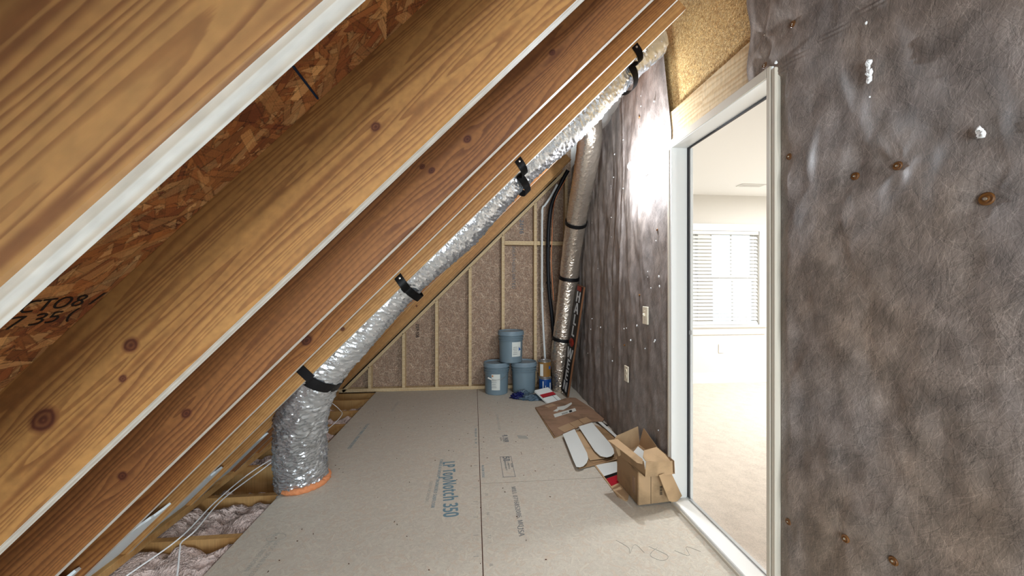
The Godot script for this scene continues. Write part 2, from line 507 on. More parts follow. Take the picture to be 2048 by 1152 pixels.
# ---------------------------------------------------------------- floor
func build_floor() -> void:
	var fl := struct("floor")
	# deck panels: tongue and groove sheets with open joints
	var XL := -1.17; var XC := 0.042; var XR := 1.262
	var g := 0.0048
	var notch := []   # the duct goes down through the edge of the left sheet
	for k in 13:
		var a := -PI * .5 + PI * k / 12.0
		notch.append([XL + maxf(0.0, .085 + .12 * cos(a)) - .0, 2.64 + .155 * sin(a)])
	var left_front := [[XL, -1.6], [XC - g, -1.6], [XC - g, 3.72 - g], [XL, 3.72 - g], [XL, 2.8]]
	for k in range(12, -1, -1): left_front.append(notch[k])
	left_front.append([XL, 2.48])
	var panels := [left_front,
		[[XL, 3.72], [XC - g, 3.72], [XC - g, 4.885], [XL, 4.885]],
		[[XC, -1.6], [XR, -1.6], [XR, 2.487 - g], [XC, 2.487 - g]],
		[[XC, 2.487], [XR, 2.487], [XR, 4.885], [XC, 4.885]]]
	var P := []
	for p in panels: P.append(part("deck_panel", flat(p, -.018, .018), M.deck, fl))
	# splintered joint filling
	part("joint_tongue", bx(XC - g - .001, XC + .001, -.016, -.004, -1.6, 4.88, 0), M.seam, fl)
	part("joint_tongue", bx(XL, XC, -.016, -.004, 3.714, 3.722, 0), M.seam, fl)
	part("joint_tongue", bx(XC, XR, -.016, -.004, 2.481, 2.489, 0), M.seam, fl)
	# joists under the deck, 16 inches apart
	for k in 16:
		var d := 4.55 - k * .406
		part("joist", bx(-1.95, 1.3, -.256, -.0185, d - .019, d + .019), M.joist, fl)
	part("joist", bx(-1.95, 1.3, -.256, -.0185, 4.81, 4.848), M.joist, fl)
	part("rim_board", bx(-2.0, -1.962, -.256, -.0185, -1.6, 4.9), M.joist, fl)
	part("lower_ceiling", bx(-2.0, 1.3, -.28, -.262, -1.6, 4.9), M.drywall, fl)
	# eave plate on the joists that the rafters stand on
	part("eave_plate", bx(-1.72, -1.6, -.018, .02, -1.6, 4.79), M.joist, fl)
	# blanket insulation between the joists
	for k in 16:
		var d1 := 4.55 - k * .406 - .022
		var d0 := d1 - .362
		if d0 < .9: continue
		var n := FastNoiseLite.new(); n.seed = 80 + k; n.frequency = 4.0; n.fractal_octaves = 4
		var rows := []
		var low: float = [-.12, -.1, -.1, -.11, -.2, -.06, -.05, -.06, -.06][mini(k, 8)]
		for i in 30:
			var row := PackedVector3Array()
			for j in 34:
				var x := -1.93 + .9 * j / 33.0
				var d := d0 + .362 * i / 29.0
				var y := low + n.get_noise_2d(x * 1.2, d) * .075 + absf(n.get_noise_2d(x * 3.0 + 9, d * 3.0)) * .05
				var e := minf(minf(i, 29 - i) / 4.0, 1.0)
				y = lerpf(y - .05, y, sqrt(e))
				row.append(V(x, clampf(y, -.24, -.03), d))
			rows.append(row)
		var s := stn()
		grid(s, rows, false, true)
		part("insulation_batt", s, M.batt, fl).set_meta("label", "pinkish grey blanket insulation between floor joists")
	# prints on the deck: they read towards the camera, tops to the right
	var rx := Vector3(0, 0, 1); var ry := Vector3(1, 0, 0)
	var y := .0006
	write("print", "LP TopNotch 350", .084, V(-.155, y, 2.48), Vector3(.054, 0, .66), Vector3(.66, 0, -.054), M.floor_print, P[0], .74, true)
	write("print", "TONGUE & GROOVE  ENGINEERED SUBFLOOR", .02, V(-.235, y, 2.55), rx, ry, M.floor_print, P[0], 1.1)
	write("print", "SIZED FOR SPACING", .018, V(-.275, y, 2.42), rx, ry, M.faint_print, P[0], 1.1)
	write("print", "50", .05, V(.235, y, 2.825), rx, ry, M.floor_print2, P[3], 1.0, true)
	write("print", "YEAR\nLIMITED\nWARRANTY", .013, V(.243, y, 2.72), rx, ry, M.floor_print2, P[3], 1.6)
	write("print", "8 NB", .032, V(.265, y, 3.21), rx, ry, M.floor_print2, P[3], 1.6, true)
	write("print", "EXPOSURE 1\nSIZED", .012, V(.232, y, 3.2), rx, ry, M.floor_print2, P[3], 1.8)
	write("print", "STURD-I-FLOOR", .022, V(.225, y, 3.62), rx, ry, M.faint_print, P[3], 2.0)
	write("print", "MILL 0716852086, MC", .026, V(.246, y, 2.22), rx, ry, M.floor_print2, P[2], 1.15)
	write("print", "USA", .03, V(.24, y, 1.98), rx, ry, M.floor_print2, P[2], 1.15)
	write("print", "T&G THIS SIDE DOWN", .02, V(-1.0, y, 1.95), rx, ry, M.faint_print, P[0], 1.0)
	write("print", "24 OC SPAN RATED", .02, V(-.965, y, 1.9), rx, ry, M.faint_print, P[0], 1.0)
	write("print", "FLOOR PANEL ENGINEERED", .025, V(-.97, y, 3.4), rx, ry, M.floor_print, P[0], 1.3)
	write("print", "SUBFLOOR", .025, V(-.83, y, 4.2), rx, ry, M.faint_print, P[1], 2.0)
	write("print", "THIS SIDE UP   16   24", .016, V(.015, y, 3.3), rx, ry, M.floor_print, P[0], 1.6)
	write("print", "ALIGN EDGE", .015, V(.062, y, 2.65), rx, ry, M.floor_print, P[3], 1.6)
	var box50 := stn()   # frame round the stamp
	for e in [[.192, .193, 2.555, 2.86], [.272, .273, 2.555, 2.86], [.19, .275, 2.86, 2.864], [.19, .275, 2.552, 2.556]]:
		box(box50, V((e[0] + e[1]) * .5, y, (e[2] + e[3]) * .5), Vector3(e[1] - e[0] + .002, .0008, e[3] - e[2]), Basis.IDENTITY, 0)
	part("print", box50, M.floor_print2, P[3])
	part("print", flat([[.362, 3.27], [.44, 3.25], [.45, 3.18], [.37, 3.2]], .0002, .0006), M.faint_print, P[3])
	# oval mill mark
	var ov := stn()
	tube(ov, curve(ring_pts(V(-.985, .0006, 2.045), .045, .03), .01), func(_t, _a): return .0012, 4, false)
	part("print", ov, M.faint_print, P[0])
	# pencil scribble by the door
	for c in [[[.70, 1.86], [.74, 1.8], [.73, 1.76], [.78, 1.82], [.8, 1.76]], [[.84, 1.8], [.9, 1.73], [.86, 1.7], [.82, 1.74], [.88, 1.79]], [[.95, 1.76], [1.0, 1.72], [1.02, 1.78], [1.07, 1.74]]]:
		var pp := []
		for q in c: pp.append(V(q[0], .0008, q[1]))
		part("pencil_mark", cord(pp, .0009, 4, .01), M.faint_print, P[2])
	# tick marks along the long joint
	for k in 14:
		var d := 1.5 + k * .155
		part("tick", bx(XC - .045, XC - .02, 0.0002, .0008, d, d + .004, 0), M.faint_print, P[0])
	for k in 5:
		write("print", str(4 + k * 4), .016, V(XC + .035, y, 1.55 + k * .2), rx, ry, M.faint_print, P[2], 1.3)
	# crumbs of wood and dirt
	var cr := RandomNumberGenerator.new(); cr.seed = 5
	var cs := stn()
	for k in 80:
		var c := V(cr.randf_range(-1.1, .6), .002, cr.randf_range(1.5, 4.4))
		box(cs, c, Vector3(cr.randf_range(.003, .01), .0025, .0025), Basis(Vector3.UP, cr.randf() * 6.3), 0)
	var crumbs := part("floor_crumbs", cs, M.seam)
	crumbs.set_meta("kind", "stuff")
	tag(crumbs, "scattered brown wood crumbs lying on the deck panels", "debris")

func ring_pts(c: Vector3, rx: float, rz: float) -> Array:
	var o := []
	for k in 25: o.append(c + Vector3(cos(TAU * k / 24.0) * rx, 0, sin(TAU * k / 24.0) * rz))
	return o

# ---------------------------------------------------------------- roof
func slope(a: float, p: float, d: float, c := EAVE) -> Vector3:   # along and across the slope
	var x := (a - p) * R2
	return V(x, (a + p) * R2 + c, d)

func rafter_face(a0: float, a1: float, d: float, c: float) -> SurfaceTool:
	var s := stn()
	var bev := .003
	var u := func(a): return (a + 2.75) / 4.35
	# a long board: near face, far face, underside, top, chamfers
	var n := 40
	for i in n:
		var p := lerpf(a0, a1, float(i) / n); var q := lerpf(a0, a1, float(i + 1) / n)
		quad(s, slope(p, bev, d, c), slope(q, bev, d, c), slope(q, RD, d, c), slope(p, RD, d, c), Vector3(0, 0, 1), Vector2(u.call(p), .015), Vector2(u.call(q), .015), Vector2(u.call(q), .99), Vector2(u.call(p), .99))
	quad(s, slope(a0, 0, d + bev, c), slope(a1, 0, d + bev, c), slope(a1, bev, d, c), slope(a0, bev, d, c), Vector3(1, -1, 1), Vector2(u.call(a0), .0), Vector2(u.call(a1), .0), Vector2(u.call(a1), .015), Vector2(u.call(a0), .015))
	quad(s, slope(a0, bev, d + .038, c), slope(a1, bev, d + .038, c), slope(a1, RD, d + .038, c), slope(a0, RD, d + .038, c), Vector3(0, 0, -1), Vector2(0, .1), Vector2(1, .1), Vector2(1, .9), Vector2(0, .9))
	for e in [a0, a1]:
		quad(s, slope(e, 0, d, c), slope(e, RD, d, c), slope(e, RD, d + .038, c), slope(e, 0, d + .038, c), Vector3(1, 1, 0) * (1.0 if e == a1 else -1.0), Vector2(.1, .1), Vector2(.13, .1), Vector2(.13, .9), Vector2(.1, .9))
	return s

func rafter_edge(a0: float, a1: float, d: float, c: float) -> SurfaceTool:
	var s := stn()
	var u := func(a): return (a + 2.75) / 4.35
	var bev := .003
	var dn := Vector3(1, -1, 0)
	quad(s, slope(a0, 0, d + bev, c), slope(a1, 0, d + bev, c), slope(a1, 0, d + .038 - bev, c), slope(a0, 0, d + .038 - bev, c), dn, Vector2(u.call(a0), .05), Vector2(u.call(a1), .05), Vector2(u.call(a1), .95), Vector2(u.call(a0), .95))
	quad(s, slope(a0, 0, d + .038 - bev, c), slope(a1, 0, d + .038 - bev, c), slope(a1, bev, d + .038, c), slope(a0, bev, d + .038, c), dn - Vector3(0, 0, 1), Vector2(u.call(a0), .95), Vector2(u.call(a1), .95), Vector2(u.call(a1), 1), Vector2(u.call(a0), 1))
	return s

func build_roof() -> void:
	var ce := struct("ceiling")
	var faces := [M.raf0, M.raf1, M.raf2, M.raf3, M.raf4]
	for i in range(-5, 12):
		var d := .332 + .406 * i
		if i == 8 or i == 9: continue   # nothing of these two shows behind the duct
		if i == 7: d = 3.06
		if i == 11: d = 4.806
		var c: float = EAVE + ([0.0, 0.0, -.018, .0, .0][i] if i >= 0 and i < 5 else 0.0)
		var r := part("rafter", rafter_face(-2.29, 1.585, d, c), faces[i] if i >= 0 and i < 5 else (M.raf4 if i == 10 else faces[(i + 12) % 3 + 2]), ce)
		part("pale_edge", rafter_edge(-2.29, 1.585, d, c), M.edge, r)  # underside, coloured paler than the rafter face
	# roof sheathing: strand board sheets, joints across the slope
	var cuts := [-2.7, -1.0, .2, 1.42, 1.75]
	for k in 4:
		for e in [[-1.7, .765], [.768, 3.2], [3.203, 4.93]]:
			var s := stn()
			var a0: float = cuts[k] + .0015; var a1: float = cuts[k + 1] - .0015
			var ctr := (slope(a0, RD + .0065, e[0]) + slope(a1, RD + .0065, e[1])) * .5
			box(s, ctr, Vector3(a1 - a0, .012, e[1] - e[0]), Basis(Vector3(R2, R2, 0), Vector3(-R2, R2, 0), Vector3(0, 0, 1)), .0)
			var pn := part("sheathing_panel", s, M.osb_roof, ce)
			if k == 1 and e[0] < 0:
				write("stamp", "CTO8 /", .026, slope(-.73, RD - .0006, .68), Vector3(R2 * .15, R2 * .15, -.98), Vector3(R2, R2, .15), M.osb_print, pn, 1.0)
				write("stamp", "7 35 (", .026, slope(-.765, RD - .0006, .675), Vector3(R2 * .15, R2 * .15, -.98), Vector3(R2, R2, .15), M.osb_print, pn, 1.0)
	# blue chalk snap line on the sheathing
	part("chalk_line", cord([slope(-.213, RD - .0005, .4), slope(-.21, RD - .0005, .55), slope(-.2135, RD - .0005, .73)], .0022, 5), M.chalk, ce)
	# white foam baffles that close the gap above the plate, torn along the top
	for i in range(0, 11):
		var d0 := .332 + .406 * i + .04; var d1 := d0 + .364
		var s := stn()
		var poly := PackedVector2Array([Vector2(-2.285, d0), Vector2(-2.285, d1)])
		var bb := RandomNumberGenerator.new(); bb.seed = 300 + i
		var top := bb.randf_range(-2.02, -1.9)
		for k in 15:
			poly.append(Vector2(top + bb.randf_range(-.012, .012), lerpf(d1, d0, k / 14.0)))
		sheet(s, poly, Transform3D(Basis(Vector3(R2, R2, 0), Vector3(0, 0, -1), Vector3(R2, -R2, 0)), slope(0, .035, 0)), .01)
		part("eave_baffle", s, M.foam, ce)
	# soffit side, closed outside
	part("fascia", bx(-2.02, -2.0, -.3, .05, -1.7, 4.93), M.joist, ce)

# ---------------------------------------------------------------- gable wall (far end)
func build_gable_wall() -> void:
	var w := struct("wall_back")
	# strand board sheets, joint behind a stud
	for e in [[-2.0, -.047], [-.043, 1.177], [1.18, 1.24]]:
		var s := stn()
		var poly := PackedVector2Array([Vector2(e[0], -.28), Vector2(e[1], -.28), Vector2(e[1], e[1] + EAVE + .245), Vector2(e[0], e[0] + EAVE + .245)])
		sheet(s, poly, Transform3D(Basis.IDENTITY, V(0, 0, 4.905)), .013)
		part("sheathing_panel", s, M.osb_wall, w)
	var wx := Transform3D(Basis(Vector3(0, 1, 0), Vector3(0, 0, 1), Vector3(1, 0, 0)), Vector3.ZERO)
	for x in [-1.25, -.85, -.455, -.048, .36, .766, 1.16]:
		var s := stn()
		var top: float = x + EAVE - .06
		box(s, V(x, (.041 + top) * .5, 4.845), Vector3(top - .041, .09, .038), Basis(Vector3(0, 1, 0), Vector3(0, 0, 1), Vector3(1, 0, 0)), .003)
		part("stud", s, M.pine, w)
	var pl := stn()
	box(pl, V(-.3, .0205, 4.845), Vector3(2.8, .04, .09), Basis.IDENTITY, .003)
	part("bottom_plate", pl, M.pine, w)
	var ch := stn()
	box(ch, (slope(-2.24, -.03, 4.845) + slope(1.6, -.03, 4.845)) * .5, Vector3(3.84, .038, .09), Basis(Vector3(R2, R2, 0), Vector3(-R2, R2, 0), Vector3(0, 0, 1)), .003)
	part("top_plate", ch, M.pine, w)
	for e in [[.38, .746], [.786, 1.14]]:
		var s := stn()
		box(s, V((e[0] + e[1]) * .5, 1.812, 4.845), Vector3(e[1] - e[0], .05, .088), Basis.IDENTITY, .003)
		part("blocking", s, M.pine, w)
	part("dark_bead", cord([slope(-2.2, -.004, 4.797), slope(-1.2, -.006, 4.796), slope(0, -.005, 4.797), slope(.7, -.004, 4.796), slope(1.45, -.005, 4.797)], .007, 6, .1), M.strap, w)  # thin dark line along the top plate
	# mill prints on the strand board
	write("print", "SHEATHING RATED", .04, V(.5, 1.52, 4.8905), Vector3(0, -1, 0), Vector3(1, 0, 0), M.print_grey, w, 1.2)
	write("print", "24/16", .05, V(.6, 2.03, 4.8905), Vector3(0, -1, 0), Vector3(1, 0, 0), M.print_grey, w, 1.0, true)
	write("print", "PRP-108", .04, V(-.7, .72, 4.8905), Vector3(0, -1, 0), Vector3(1, 0, 0), M.osb_print, w, .8, true)

# ---------------------------------------------------------------- wall with the door (right)
func facing_x(d: float) -> float: return 1.152 + .075 * smoothstep(2.5, 3.7, d)

func nail_list() -> Array: return [[2.258, 1.439, .004], [2.14, 1.441, .003], [2.208, 1.3, .002], [1.732, 1.316, .001], [1.593, 1.081, .001], [1.587, .96, .0025], [1.452, .769, .002], [.712, 1.353, .001], [.389, 1.322, .001], [.477, 1.089, .0012], [.498, .96, .0015]]

func build_door_wall() -> void:
	var w := struct("wall_right")
	# framing core with the door opening, sheathing behind the facing
	var op0 := 1.363; var op1 := 2.19
	part("drywall_core", bx(1.24, 1.255, 0, 3.05, -1.7, op0, 0), M.drywall, w)
	part("drywall_core", bx(1.24, 1.255, 0, 3.05, op1, 4.9, 0), M.drywall, w)
	part("drywall_core", bx(1.24, 1.255, 2.115, 3.05, op0, op1, 0), M.drywall, w)
	part("stud", bx(1.165, 1.24, 0, 2.3, op0 - .04, op0), M.pine, w)
	part("stud", bx(1.165, 1.24, 0, 2.3, op1, op1 + .038), M.pine, w)
	var hd := stn()
	box(hd, V(1.2, 2.2045, 1.88), Vector3(.74, .187, .07), Basis(Vector3(0, 0, -1), Vector3(0, 1, 0), Vector3(1, 0, 0)), .003)
	part("header", hd, M.pine_u, w).set_meta("label", "pale pine header board above the door")
	part("chipboard_gusset", bx(1.19, 1.22, 2.3, 2.95, 1.3, 2.6, 0), M.chip, w).set_meta("label", "golden chipboard panel above the header board")
	# far facing: black blanket from the door to the gable
	var n := FastNoiseLite.new(); n.seed = 41; n.frequency = 1.0; n.fractal_octaves = 4
	var n2 := FastNoiseLite.new(); n2.seed = 43; n2.frequency = 1.0; n2.fractal_octaves = 3
	var rows := []; var cols := []
	var nd := 170; var ny := 170
	for i in ny + 1:
		var row := PackedVector3Array(); var cr := PackedColorArray()
		for j in nd + 1:
			var v := float(i) / ny
			var d_edge := lerpf(2.195, 2.185, v) if v < .8 else lerpf(2.187, 2.29, (v - .8) / .2)
			var d := lerpf(d_edge, 4.795, pow(float(j) / nd, 1.25))
			var top := lerpf(2.73, 2.76, clampf((d - 2.2) / .3, 0, 1))
			var y := .002 + (top - .002) * v
			var bulge := n.get_noise_2d(d * 3.2, y * .9) * .02 + absf(n2.get_noise_2d(d * 3.2 + y, y * .9)) * -.008
			bulge += .012 * exp(-pow((d - 3.02 - .05 * sin(y * 2.0)) / .012, 2))   # a long fold
			var ed := minf(smoothstep(0.0, .06, d - d_edge), 1.0)
			row.append(V(facing_x(d) - (bulge + .012) * ed + .008, y, d))
			var t := .5 + .5 * n.get_noise_2d(d * 2.5 + 20, y * 1.6)
			cr.append(Color(.92, .9, .9).lerp(Color(.72, .62, .53), t * .8))
		rows.append(row); cols.append(cr)
	var s := stn(); grid(s, rows, false, true, 1, 1, cols)
	var fa := part("insulation_facing", s, M.facing, w)
	fa.set_meta("label", "dark fabric-faced insulation between the door and the gable wall")
	var nails := nail_list()
	var near := func(y: float, d: float) -> float:
		var b := n.get_noise_2d(d * 1.6 + 7, y * .8) * .022 + n2.get_noise_2d(d * 5.0 + y * 2.0, y * 2.0 - d) * .004
		b -= absf(n2.get_noise_2d(d * 2.2 - y * .8 + 5, y * 1.0 + d * 1.2)) * .016
		for q in nails:
			var dx: float = d - q[1]; var dy: float = y - q[0]
			var r2 := dx * dx + dy * dy
			if r2 < .12:
				var r := sqrt(r2)
				var an := atan2(dy, dx)
				b -= .009 * exp(-r2 / .0022)
				b += q[2] * sin(an * 5.0 + q[0] * 9.0) * exp(-r / .11) * smoothstep(.01, .04, r)
		return b
	# near facing: from the door to behind the camera, with the part over the header
	rows = []; cols = []
	nd = 230; ny = 210
	for i in ny + 1:
		var row := PackedVector3Array(); var cr := PackedColorArray()
		for j in nd + 1:
			var v := float(i) / ny
			var y := .002 + 2.758 * v
			var d1 := 1.361
			if y > 2.045: d1 = lerpf(1.361, 1.525 + .012 * sin(y * 21.0), smoothstep(2.045, 2.095, y))
			var f := float(j) / nd
			var d := d1 - 3.0 * (f * .42 + f * f * .58)
			var b: float = near.call(y, d)
			var ed := smoothstep(0.0, .05, d1 - d)
			var lift := .03 * smoothstep(2.05, 2.2, y) * smoothstep(1.36, 1.5, d)
			row.append(V(1.158 - (b + .014) * ed - lift * .3, y, d))
			var t := .5 + .5 * n.get_noise_2d(d * 2.0 - 30, y * 1.3 + 4)
			t = clampf(t + .25 * smoothstep(1.0, .3, y), 0, 1)
			cr.append(Color(.98, .96, .97).lerp(Color(.78, .62, .47), t))
		rows.append(row); cols.append(cr)
	s = stn(); grid(s, rows, false, false, 1, 1, cols)
	var fb := part("insulation_facing", s, M.facing, w)
	fb.set_meta("label", "dark wrinkled fabric-faced insulation nearest the camera, right of the door")
	# plastic cap nails
	for k in nails.size():
		var q = nails[k]
		cap_nail(fb, V(1.158 - near.call(q[0], q[1]) - .014 * smoothstep(0.0, .05, 1.361 - q[1] + (.16 if q[0] > 2.09 else 0.0)) + .0005, q[0], q[1]), .012 if k != 6 else .015)
	for q in [[1.62, 2.35], [1.0, 2.3], [1.85, 2.62], [1.2, 2.62], [.8, 2.95], [2.3, 2.5], [2.45, 2.62], [1.5, 3.1]]:
		cap_nail(fa, V(facing_x(q[1]) + .002, q[0], q[1]), .008)
	# flecks of joint compound stuck on the facing
	var fr := RandomNumberGenerator.new(); fr.seed = 77
	for q in [[1.9, 1.012, .009], [1.885, 1.014, .007], [1.87, 1.011, .01], [1.852, 1.012, .009], [1.845, 1.013, .005], [1.8, 1.01, .003], [1.605, .766, .008], [1.594, .763, .009], [2.1, 1.358, .006], [2.02, 1.02, .004]]:
		fleck(fb, V(1.134, q[0], q[1]), q[2], fr)
	for k in 46:
		var d := 2.3 + 1.9 * pow(fr.randf(), 1.4); var y := fr.randf_range(.25, 2.6)
		fleck(fa, V(facing_x(d) - .006, y, d), fr.randf_range(.002, .007), fr)
	# door frame
	var dr := struct("door_1")
	part("jamb", bx(1.14, 1.256, 0.0, 2.066, 2.148, 2.186), M.white_paint, dr)
	part("jamb", bx(1.14, 1.256, 0.0, 2.105, 1.386, 1.408), M.white_paint, dr)
	part("jamb_edge", bx(1.134, 1.1395, 0.0, 2.105, 1.388, 1.407, .001), M.jamb_edge, dr)
	part("casing_strip", bx(1.136, 1.2, 0.0, 2.09, 1.365, 1.385), M.jamb_edge, dr)
	part("head", bx(1.14, 1.256, 2.066, 2.108, 1.409, 2.186), M.white_paint, dr)
	part("head_edge", bx(1.134, 1.1395, 2.068, 2.106, 1.409, 2.182, .001), M.jamb_edge, dr)
	part("casing_strip", bx(1.136, 1.1395, 0.02, 2.06, 2.17, 2.186, .001), M.jamb_edge, dr)
	part("gasket", bx(1.2345, 1.247, .032, 2.06, 2.138, 2.1475), M.gasket, dr)
	part("gasket", bx(1.2345, 1.247, 2.057, 2.0655, 1.41, 2.147), M.gasket, dr)
	part("stop", bx(1.247, 1.262, .0, 2.06, 2.128, 2.147), M.white_paint, dr)
	part("sill", bx(1.142, 1.256, 0.0, .03, 1.409, 2.147, .004), M.white_paint, dr)
	part("sill_track", bx(1.232, 1.25, .0305, .036, 1.41, 2.147, .001), M.alu, dr)
	part("sill_edge", bx(1.136, 1.1418, 0.0, .014, 1.409, 2.147, .001), M.jamb_edge, dr)
	part("hinge_leaf", bx(1.24, 1.252, .98, 1.005, 2.126, 2.136, .001), M.alu, dr)

func cap_nail(parent: Node, at: Vector3, r: float) -> void:
	var xf := Transform3D(Basis(Vector3(0, 0, 1), Vector3(-1, 0, 0), Vector3(0, -1, 0)), at)
	var s := stn()
	lathe(s, [Vector2(r, -.008), Vector2(r, .0035), Vector2(r * .85, .0055), Vector2(r * .5, .0045), Vector2(r * .34, .0062), Vector2(.0001, .0062)], 18, xf)
	var c := part("cap_nail", s, M.cap, parent)
	var h := stn()
	lathe(h, [Vector2(r * .25, .006), Vector2(r * .22, .0078), Vector2(.0001, .008)], 10, xf)
	part("nail_head", h, M.nail, c)

func fleck(parent: Node, at: Vector3, r: float, g: RandomNumberGenerator) -> void:
	var s := stn()
	var rows := []
	for i in 5:
		var row := PackedVector3Array()
		for k in 8:
			var a := TAU * k / 8
			var p := PI * (i + .02) / 4.04
			var rr := r * g.randf_range(.6, 1.15)
			row.append(at + Vector3(cos(p) * rr * .7, sin(p) * cos(a) * rr * 1.3, sin(p) * sin(a) * rr))
		rows.append(row)
	grid(s, rows, true, true)
	part("compound_fleck", s, M.compound, parent)

# ---------------------------------------------------------------- bedroom seen through the door
func build_bedroom() -> void:
	var f := struct("floor_bedroom")
	part("carpet", bx(1.256, 5.2, -.02, .006, -1.7, 4.8, 0), M.carpet, f)
	part("slab", bx(1.3, 5.3, -.28, -.021, -1.7, 4.9, 0), M.joist, f)
	var c := struct("ceiling_bedroom")
	part("plaster", bx(1.256, 5.3, 2.47, 2.6, -1.8, 4.9, 0), M.ceiling_paint, c)
	var w := struct("wall_bedroom_back")
	var wx0 := 2.2; var wx1 := 3.76; var wy0 := .765; var wy1 := 2.0
	part("drywall", bx(1.256, wx0, -.02, 2.47, 4.8, 4.93, 0), M.drywall, w)
	part("drywall", bx(wx1, 5.3, -.02, 2.47, 4.8, 4.93, 0), M.drywall, w)
	part("drywall", bx(wx0, wx1, -.02, wy0, 4.8, 4.93, 0), M.drywall, w)
	part("drywall", bx(wx0, wx1, wy1, 2.47, 4.8, 4.93, 0), M.drywall, w)
	var w2 := struct("wall_bedroom_right")
	part("drywall", bx(5.2, 5.3, -.02, 2.47, -1.7, 4.8, 0), M.drywall, w2)
	var w3 := struct("wall_front")
	for e in [[-2.1, -.55, -.3, 3.1], [.75, 5.3, -.3, 3.1], [-.55, .75, -.3, .25], [-.55, .75, 1.65, 3.1]]:
		part("drywall", bx(e[0], e[1], e[2], e[3], -1.8, -1.7, 0), M.drywall, w3)
	# added window behind the camera, with an area light as fill for the rafters
	var wb := struct("added_window_2")
	var fw := stn()
	for e in [[-.55, .75, .25, .31], [-.55, .75, 1.59, 1.65], [-.55, -.49, .31, 1.59], [.69, .75, .31, 1.59], [.08, .12, .31, 1.59]]:
		box(fw, V((e[0] + e[1]) * .5, (e[2] + e[3]) * .5, -1.75), Vector3(e[1] - e[0], e[3] - e[2], .05))
	part("added_window_frame", fw, M.white_paint, wb)
	part("pane", bx(-.49, .69, .31, 1.59, -1.757, -1.753, 0), M.glass, wb)
	var dl := AreaLight3D.new(); dl.name = "added_fill_light"; add_child(dl)
	dl.position = V(.1, .95, -1.69)
	dl.area_size = Vector2(1.2, 1.3); dl.light_energy = FILL_E; dl.light_color = Color(.9, .96, 1.0); dl.area_range = 12.0; dl.shadow_enabled = true
	var b := struct("baseboard_back")
	var s := stn()
	sheet(s, PackedVector2Array([Vector2(0, 0), Vector2(.016, 0), Vector2(.016, .11), Vector2(.011, .118), Vector2(.011, .128), Vector2(.004, .138), Vector2(0, .138)]), Transform3D(Basis(Vector3(0, 0, 1), Vector3(0, 1, 0), Vector3(-1, 0, 0)), V(5.2, .004, 4.8)), 3.944)
	part("moulding", s, M.white_paint, b)
	# twin window
	var wi := struct("window_1")
	part("casing", bx(wx0 - .09, wx1 + .09, wy1, wy1 + .09, 4.78, 4.8), M.white_paint, wi)
	part("casing", bx(wx0 - .09, wx0, .74, wy1, 4.78, 4.8), M.white_paint, wi)
	part("casing", bx(wx1, wx1 + .09, .74, wy1, 4.78, 4.8), M.white_paint, wi)
	part("stool", bx(wx0 - .11, wx1 + .11, .735, wy0, 4.75, 4.86, .005), M.white_paint, wi)
	part("apron", bx(wx0 - .09, wx1 + .09, .64, .735, 4.782, 4.8), M.white_paint, wi)
	part("mullion", bx(2.93, 3.1, wy0, wy1, 4.83, 4.92), M.white_paint, wi)
	for e in [[wx0, 2.93], [3.1, wx1]]:
		var x0: float = e[0]; var x1: float = e[1]
		var mid := 1.383
		for q in [[wy0, mid + .02, 4.86], [mid - .02, wy1, 4.89]]:
			var y0: float = q[0]; var y1: float = q[1]; var d: float = q[2]
			var sh := stn()
			box(sh, V((x0 + x1) * .5, y0 + .02, d), Vector3(x1 - x0, .04, .028))
			box(sh, V((x0 + x1) * .5, y1 - .02, d), Vector3(x1 - x0, .04, .028))
			box(sh, V(x0 + .025, (y0 + y1) * .5, d), Vector3(.05, y1 - y0 - .08, .028))
			box(sh, V(x1 - .025, (y0 + y1) * .5, d), Vector3(.05, y1 - y0 - .08, .028))
			var sa := part("sash", sh, M.white_paint, wi)
			part("muntin", bx((x0 + x1) * .5 - .009, (x0 + x1) * .5 + .009, y0 + .04, y1 - .04, d - .008, d + .008), M.white_paint, sa)
			part("pane", bx(x0 + .05, x1 - .05, y0 + .04, y1 - .04, d - .002, d + .002, 0), M.glass, sa)
	# horizontal blind
	var bl := thing("window_blind", "white horizontal slat blind lowered in the bedroom window", "blind", V((wx0 + wx1) * .5, wy0, 4.82))
	part("headrail", bx(wx0 + .01, wx1 - .01, wy1 - .045, wy1 - .003, 4.785, 4.835), M.white_paint, bl)
	var sl := stn()
	box(sl, Vector3.ZERO, Vector3(wx1 - wx0 - .03, .003, .042), Basis(Vector3.RIGHT, deg_to_rad(54)), .001)
	var slm := sl.commit()
	for k in 25:
		var y := wy0 + .035 + k * .0465
		var o := part("slat", slm, M.slat, bl)
		o.position += V((wx0 + wx1) * .5, y, 4.811)
	part("bottom_rail", bx(wx0 + .015, wx1 - .015, wy0 + .003, wy0 + .022, 4.79, 4.832), M.white_paint, bl)
	for x in [2.4, 2.85, 3.2, 3.6]: part("ladder_cord", bx(x - .001, x + .001, wy0 + .02, wy1 - .05, 4.788, 4.79, 0), M.cable, bl)
	# ceiling register
	var v := thing("air_vent", "pale slotted air register in the bedroom ceiling", "vent", V(3.27, 2.47, 4.3))
	var fr := stn()
	for e in [[3.12, 3.42, 4.24, 4.255], [3.12, 3.42, 4.345, 4.36], [3.12, 3.135, 4.255, 4.345], [3.405, 3.42, 4.255, 4.345]]:
		box(fr, V((e[0] + e[1]) * .5, 2.465, (e[2] + e[3]) * .5), Vector3(e[1] - e[0], .008, e[3] - e[2]))
	part("frame", fr, M.white_paint, v)
	for k in 6: part("louvre", bx(3.136, 3.404, 2.462, 2.469, 4.262 + k * .015, 4.266 + k * .015, 0), M.white_paint, v)
